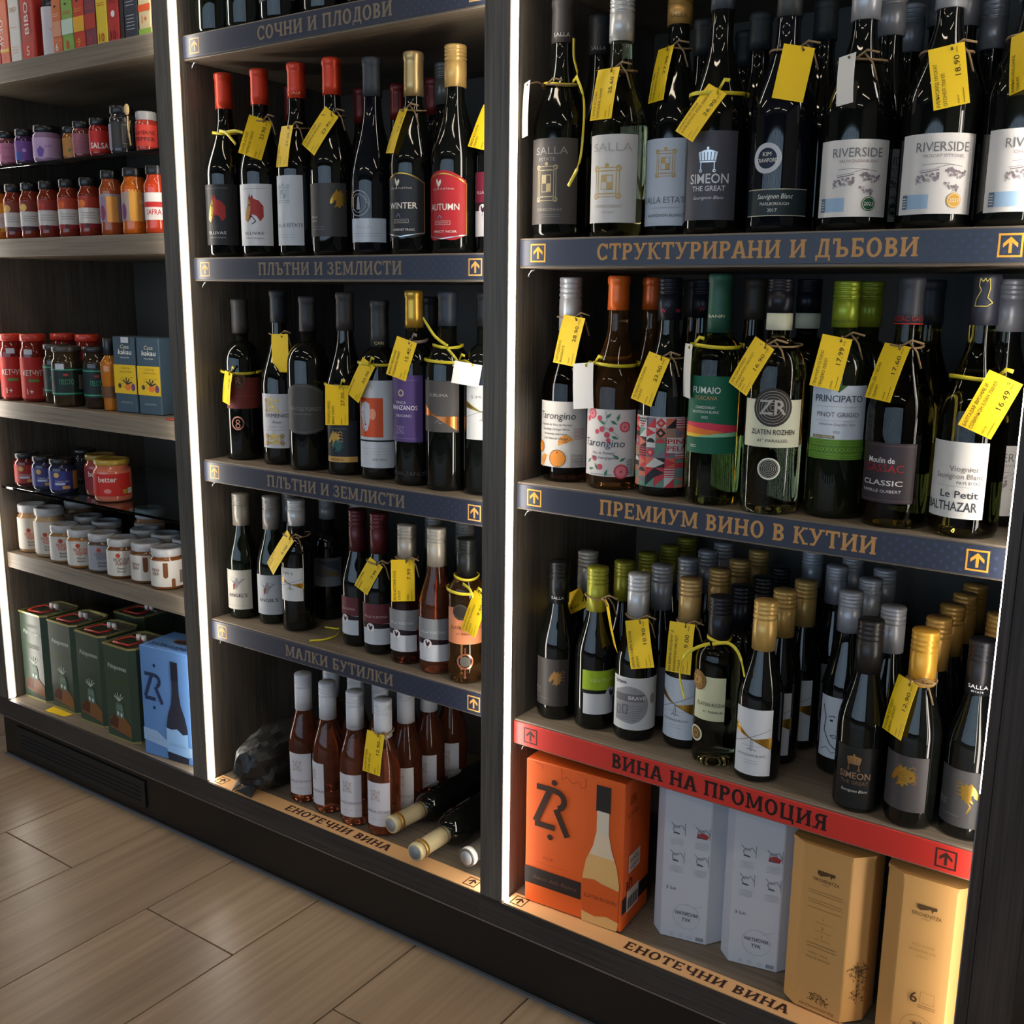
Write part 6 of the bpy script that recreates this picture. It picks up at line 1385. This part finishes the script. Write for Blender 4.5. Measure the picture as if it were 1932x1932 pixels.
TAGS = [
    ('B1.2', (-0.5814,0.0487,1.4070),(0.0184,-0.4052,-0.9141),(0.6571,0.6940,-0.2944),0.074,0.041, 'yellow tag on the white horse-head bottle', ['САЛЛА ЕСТЕЙТ', 'ЧЕРВЕНО 750МЛ'], '23.90', 's'),
    ('B1.3', (-0.4988,0.0383,1.3851),(-0.0846,-0.1503,-0.9850),(0.9714,-0.2326,-0.0480),0.069,0.039, 'narrow-looking yellow tag on the tall silver-white label bottle', ['САЛЛА МЕРЛО', '750МЛ'], '27.90', 's'),
    ('B1.4', (-0.4211,0.0457,1.4054),(-0.5396,-0.2422,-0.8063),(0.8417,-0.1353,-0.5227),0.074,0.041, 'slanted yellow tag on the dark grey gold-horse bottle', ['САЛЛА ЕСТЕЙТ', 'КАБЕРНЕ ВРАНЕЦ'], '23.90', 's'),
    ('B1.6', (-0.2540,0.0475,1.3927),(-0.2448,-0.2063,-0.9474),(0.8530,-0.5104,-0.1092),0.071,0.040, 'narrow-looking yellow tag on the plain gold foil capped bottle', ['ВИЛА ЮСТИНА', '750МЛ'], '17.60', 's'),
    ('B1.8', (-0.0899,0.0619,1.3873),(-0.2379,-0.2831,-0.9291),(0.9697,-0.0150,-0.2437),0.066,0.037, 'yellow tag cut off by the upright panel, upper middle shelf', ['ВИЛА ЮСТИНА', '750МЛ'], '15.90', 's'),
    ('B2.1', (-0.6902,0.0520,0.9611),(-0.1537,-0.0293,-0.9877),(0.9455,-0.2948,-0.1384),0.061,0.034, 'edge-on yellow tag with ribbon on the rust-red band bottle', ['ЗЛАТЕН РОЖЕН'], '24.90', 'y'),
    ('B2.2', (-0.571,0.080,1.030),(0.011,0.012,-1.000),(0.987,0.161,0.013),0.070,0.038, 'blank yellow tag back over the gold-crest label bottle', [], '0', 's', YEL, True),
    ('B2.4', (-0.4036,0.0537,0.9471),(0.0178,-0.0422,-0.9990),(0.7203,0.6935,-0.0164),0.070,0.040, 'upright yellow tag over the black and gold label, reading 27.00', ['ТРАКИЕЦ ЧЕРНО', 'ВИНО 750МЛ'], '27.00', 'y'),
    ('B2.5', (-0.3486,0.0558,0.9941),(-0.4248,-0.1516,-0.8925),(0.8971,-0.2026,-0.3926),0.070,0.039, 'slanted pale yellow tag on the white pale-face label bottle', ['КАРАБУНАР'], '33.00', 'y'),
    ('B2.6', (-0.2507,0.0504,1.0348),(-0.2803,-0.1185,-0.9526),(0.9078,0.2897,-0.3032),0.066,0.037, 'yellow tag with grey ribbon on the shiny gold-capped bottle', ['ФИНКА МАНЗАНОС', 'ГРАЦИАНО 750МЛ'], '15.40', 'g'),
    ('B2.7', (-0.1095,0.0441,1.0171),(-0.1290,-0.1021,-0.9864),(0.7733,0.6124,-0.1645),0.035,0.044, 'white card turned backwards on the copper-sash bottle', [], '0', 'y', (214, 212, 208), True),
    ('B3.3', (-0.5684,0.0596,0.6552),(-0.4816,-0.2393,-0.8431),(0.8422,-0.3924,-0.3697),0.080,0.041, 'slanted yellow tag on the straight small windmill bottle by the gap', ['БИ МЕРЛО', '375МЛ'], '9.00', 's'),
    ('B3.6', (-0.3453,0.0636,0.6441),(-0.3886,-0.2853,-0.8761),(0.9159,-0.0160,-0.4011),0.060,0.034, 'slanted yellow tag between the two burgundy caps', ['ВИЛА ЮСТИНА', '375МЛ'], '7.99', 's'),
    ('B3.7', (-0.2591,0.0586,0.6515),(0.1096,-0.1222,-0.9864),(0.7576,0.6528,0.0033),0.073,0.041, 'upright yellow tag on the small rose bottle, middle unit', ['ВИЛА ЮСТИНА РОЗЕ', '375МЛ'], '7.99', 's'),
    ('B3.9', (-0.0897,0.0405,0.6272),(-0.2344,-0.2336,-0.9437),(0.9508,-0.2575,-0.1725),0.069,0.039, 'yellow tag on the small amber bottle by the panel', ['ЗЛАТЕН РОЖЕН', 'ШИРОКА МЕЛНИШКА', '375МЛ'], '9.90', 'y'),
    ('B4.4', (-0.3216,0.0431,0.3178),(-0.0147,-0.1716,-0.9851),(0.9988,0.0438,-0.0225),0.077,0.041, 'only yellow tag among the rose bottles on the bottom shelf', ['САЛЛА ЕСТЕЙТ', 'РОЗЕ 375МЛ'], '12.90', 's'),
    ('C1.1', (0.0125,0.0200,1.3980),(-0.0281,-0.0179,-0.9994),(0.76,-0.65,0.0),0.074,0.032, 'whitish card behind the tall taupe-labelled bottle', [], '0', 's', (168, 164, 154), True),
    ('C1.2', (0.1299,0.0393,1.4110),(-0.0572,-0.1817,-0.9817),(0.9812,-0.1915,-0.0217),0.069,0.039, 'yellow tag on the clear white-capped bottle', ['САЛЛА ЕСТЕЙТ', 'ШАРДОНЕ 750МЛ'], '25.60', 's'),
    ('C1.3', (0.1927,0.0811,1.4363),(-0.1067,-0.1464,-0.9834),(0.8534,-0.5211,-0.0150),0.072,0.040, 'narrow-looking yellow tag on the gold-capped pale label bottle', ['САЛЛА ЕСТЕЙТ', 'СОВ.БЛАН 750МЛ'], '27.90', 's'),
    ('C1.4', (0.2808,0.0256,1.3722),(-0.5429,-0.1993,-0.8158),(0.8154,-0.3575,-0.4553),0.070,0.039, 'slanted yellow tag with yellow ribbon on the silver-crown bottle', ['СИМЕОН ВЕЛИКИ', 'СОВ.БЛАН 2022 750МЛ'], '26.90', 'y'),
    ('C1.5', (0.3952,0.0428,1.4111),(-0.0691,-0.2623,-0.9625),(0.8978,0.4042,-0.1746),0.068,0.038, 'blank yellow tag back on the ring-emblem bottle', [], '0', 's', YEL, True),
    ('C1.6', (0.4674,0.0209,1.3921),(0.0081,0.0026,-1.0000),(0.8171,-0.5764,0.0052),0.055,0.031, 'white curled tag on the green-badge bottle', [], '0', 's', (214, 212, 208), True),
    ('C1.7', (0.5818,0.0293,1.3856),(0.1697,0.0413,-0.9846),(0.9567,0.2329,0.1747),0.066,0.038, 'upright yellow tag on the golden-badge vineyard bottle', ['РИВЪРСАЙД МУСКАТ', 'ОТОНЕЛ 750МЛ'], '18.90', 's'),
    ('C1.8', (0.6565,0.0315,1.3947),(0.0936,-0.1746,-0.9802),(0.8152,-0.5518,0.1761),0.064,0.036, 'yellow tag at the upper right picture edge', ['РИВЪРСАЙД ШАРД', '750МЛ'], '18.90', 's'),
    ('C2.1', (0.0589,0.0750,1.0741),(-0.1324,-0.1785,-0.9750),(0.9869,-0.1150,-0.1130),0.073,0.041, 'yellow tag on the hand-drawn oranges bottle', ['ТАРОНДЖИНО', 'ФРИЗАНТЕ'], '28.90', 's'),
    ('C2.2', (0.0975,0.0558,1.0098),(0.0938,-0.1010,-0.9904),(0.9858,-0.1297,0.1066),0.067,0.038, 'white blank tag on the grapefruit label bottle', [], '0', 'y', (214, 212, 208), True),
    ('C2.3', (0.2084,0.0537,1.0260),(-0.2841,-0.1888,-0.9400),(0.9479,-0.2026,-0.2458),0.071,0.039, 'slanted yellow tag on the patchwork label bottle', ['ПЕЛИКАН САМПИНА', '750МЛ'], '23.90', 's'),
    ('C2.4', (0.2695,0.0450,1.0408),(0.0006,0.0003,-1.0000),(0.6283,-0.7780,0.0002),0.073,0.041, 'edge-on white card with yellow ribbon beside the green label', [], '0', 'y', (214, 212, 208), True),
    ('C2.5', (0.3674,0.0278,1.0528),(-0.4607,-0.0810,-0.8838),(0.8268,-0.4012,-0.3942),0.069,0.039, 'slanted yellow tag on the clear medallion bottle', ['ЗЛАТЕН РОЖЕН', 'САНДАНСКИ МИСКЕТ', '750МЛ'], '16.90', 's'),
    ('C2.6', (0.4649,0.0501,1.0606),(-0.1319,-0.1834,-0.9742),(0.9446,0.2747,-0.1796),0.066,0.037, 'yellow tag on the lime-green-capped bottle', ['ПРИНЧИПАТО ПИНО', 'ГРИДЖО 750МЛ'], '17.99', 's'),
    ('C2.7', (0.5338,0.0557,1.0516),(-0.2105,-0.2279,-0.9507),(0.8937,-0.4390,-0.0927),0.071,0.040, 'slanted yellow tag on the plum-labelled charcoal-capped bottle', ['МУЛЕН ДЕ ГАСАК', '750МЛ'], '17.60', 's'),
    ('C2.8', (0.6581,0.0399,1.0208),(-0.3817,-0.0735,-0.9214),(0.9047,0.1743,-0.3887),0.071,0.040, 'slanted yellow tag with ribbon on the Balthazar bottle', ['БАЛТАЗАР ВИОНИЕ И', 'СОВИНЬОН БЛАН 750МЛ'], '16.49', 'y'),
    ('C3.1b', (0.0330,0.1330,0.6430),(-0.7682,-0.4028,-0.4976),(0.6320,-0.3526,-0.6901),0.060,0.036, 'yellow tag crossing behind the small left-end bottle', ['ВИНО', 'БЯЛО'], '9.20', 's'),
    ('C3.2', (0.1490,0.0699,0.6464),(0.1725,0.0991,-0.9800),(0.6080,-0.7935,0.0268),0.077,0.041, 'yellow tag seen edge-on on the lime-label small bottle', ['ВИЛА ЮСТИНА', '375МЛ'], '9.90', 's'),
    ('C3.3', (0.2021,0.0640,0.6288),(0.2725,-0.1810,-0.9450),(0.9588,-0.0313,0.2824),0.073,0.041, 'upright yellow tag on the half-round picture small bottle', ['БРЕЙВ ГРИЙН БЛЕНД', '375МЛ'], '10.90', 's'),
    ('C3.4', (0.2589,0.0849,0.6287),(0.0442,-0.2006,-0.9787),(0.9988,-0.0131,0.0478),0.075,0.041, 'upright yellow tag on the tan-capped windmill small bottle', ['БИ ВАРНА РИЗЛИНГ И', 'ВАРНЕНСКИ МИСКЕТ', '375МЛ'], '9.00', 's'),
    ('C3.8', (0.5873,0.0440,0.6292),(-0.1603,-0.1573,-0.9744),(0.7514,-0.6596,-0.0171),0.075,0.041, 'yellow tag on the golden horse small bottle', ['САЛЛА ЕСТЕЙТ', 'БЯЛО 375МЛ'], '12.90', 's'),
]
for row in TAGS: tag(*row)

def ribbon(name, label, pts, r=.0028, m=None):
    o0 = Vector(pts[0][0])
    t = thing(name, label, 'ribbon', o0)
    for p in pts:
        # smooth the hand-set points a little
        q = [Vector(v) for v in p]; s = []
        for i in range(len(q)-1):
            p0, p1, p2, p3 = q[max(i-1, 0)], q[i], q[i+1], q[min(i+2, len(q)-1)]
            for k in range(4):
                u = k/4
                s.append(.5*((2*p1)+(p2-p0)*u+(2*p0-5*p1+4*p2-p3)*u*u+(3*p1-p0-3*p2+p3)*u**3))
        s.append(q[-1])
        bm = bmesh.new(); tube(bm, [v-o0 for v in s], r, 6, .22)
        link('ribbon_band', bm_mesh(bm, True), m or RB['y'], t)
def around(key, zt, extra=.003, wob=.002, n=18):
    x, y, z, H, R, st, rn = NECK[key]
    return ring_pts(x, y, z+zt, rad(st, H, R, zt, rn)+extra, n, wob)
ribbon('neck_ribbon', 'yellow ribbon tied round the leftmost red-capped bottle', [around('B1.1', .220), [(-.672, .045, 1.424), (-.650, .042, 1.418), (-.628, .044, 1.398)], [(-.655, .044, 1.420), (-.632, .046, 1.421), (-.614, .05, 1.417)]])
ribbon('neck_ribbon', 'yellow ribbon with long tails on the tall taupe-labelled bottle', [around('C1.1', .212), [(.072, .05, 1.434), (.088, .036, 1.440), (.083, .034, 1.462), (.081, .036, 1.487)], [(.086, .036, 1.438), (.104, .028, 1.405), (.108, .022, 1.36), (.104, .020, 1.32), (.087, .020, 1.29)]])
ribbon('neck_ribbon', 'yellow ribbon bow on the small clear bottle of pale wine', [around('C3.5', .187), [(.318, .058, .655), (.302, .050, .648), (.285, .046, .632), (.280, .044, .604), (.291, .040, .570)], [(.322, .058, .655), (.350, .050, .664), (.368, .046, .652), (.380, .040, .624)]])
ribbon('loose_ribbon', 'loose yellow ribbon lying on the shelf in the gap between small bottles', [[(-.479, .044, .5005), (-.462, .066, .5005), (-.455, .092, .503), (-.468, .112, .508), (-.490, .126, .5005), (-.515, .120, .5005)]], .0022)
ribbon('neck_ribbon', 'yellow ribbon with folded end on the copper-sash bottle', [around('B2.7', .236), [(-.165, .066, 1.058), (-.185, .06, 1.072), (-.200, .058, 1.090), (-.213, .062, 1.102)], [(-.165, .064, 1.055), (-.150, .066, 1.040), (-.146, .066, 1.034)]])
ribbon('neck_ribbon', 'yellow ribbon tied round the small amber bottle', [around('B3.9', .180), [(-.118, .046, .672), (-.100, .040, .668), (-.092, .040, .655)]])
# yellow card lying flat in front of the tins
t = thing('price_card', 'yellow price card lying flat in front of the green tins', 'price card', (-1.318, .024, ZBOT))
prism('card', [(-.034, -.010), (.036, -.003), (.040, .016), (-.040, .0165)], .0004, .0010, paper(YEL), t, 0)
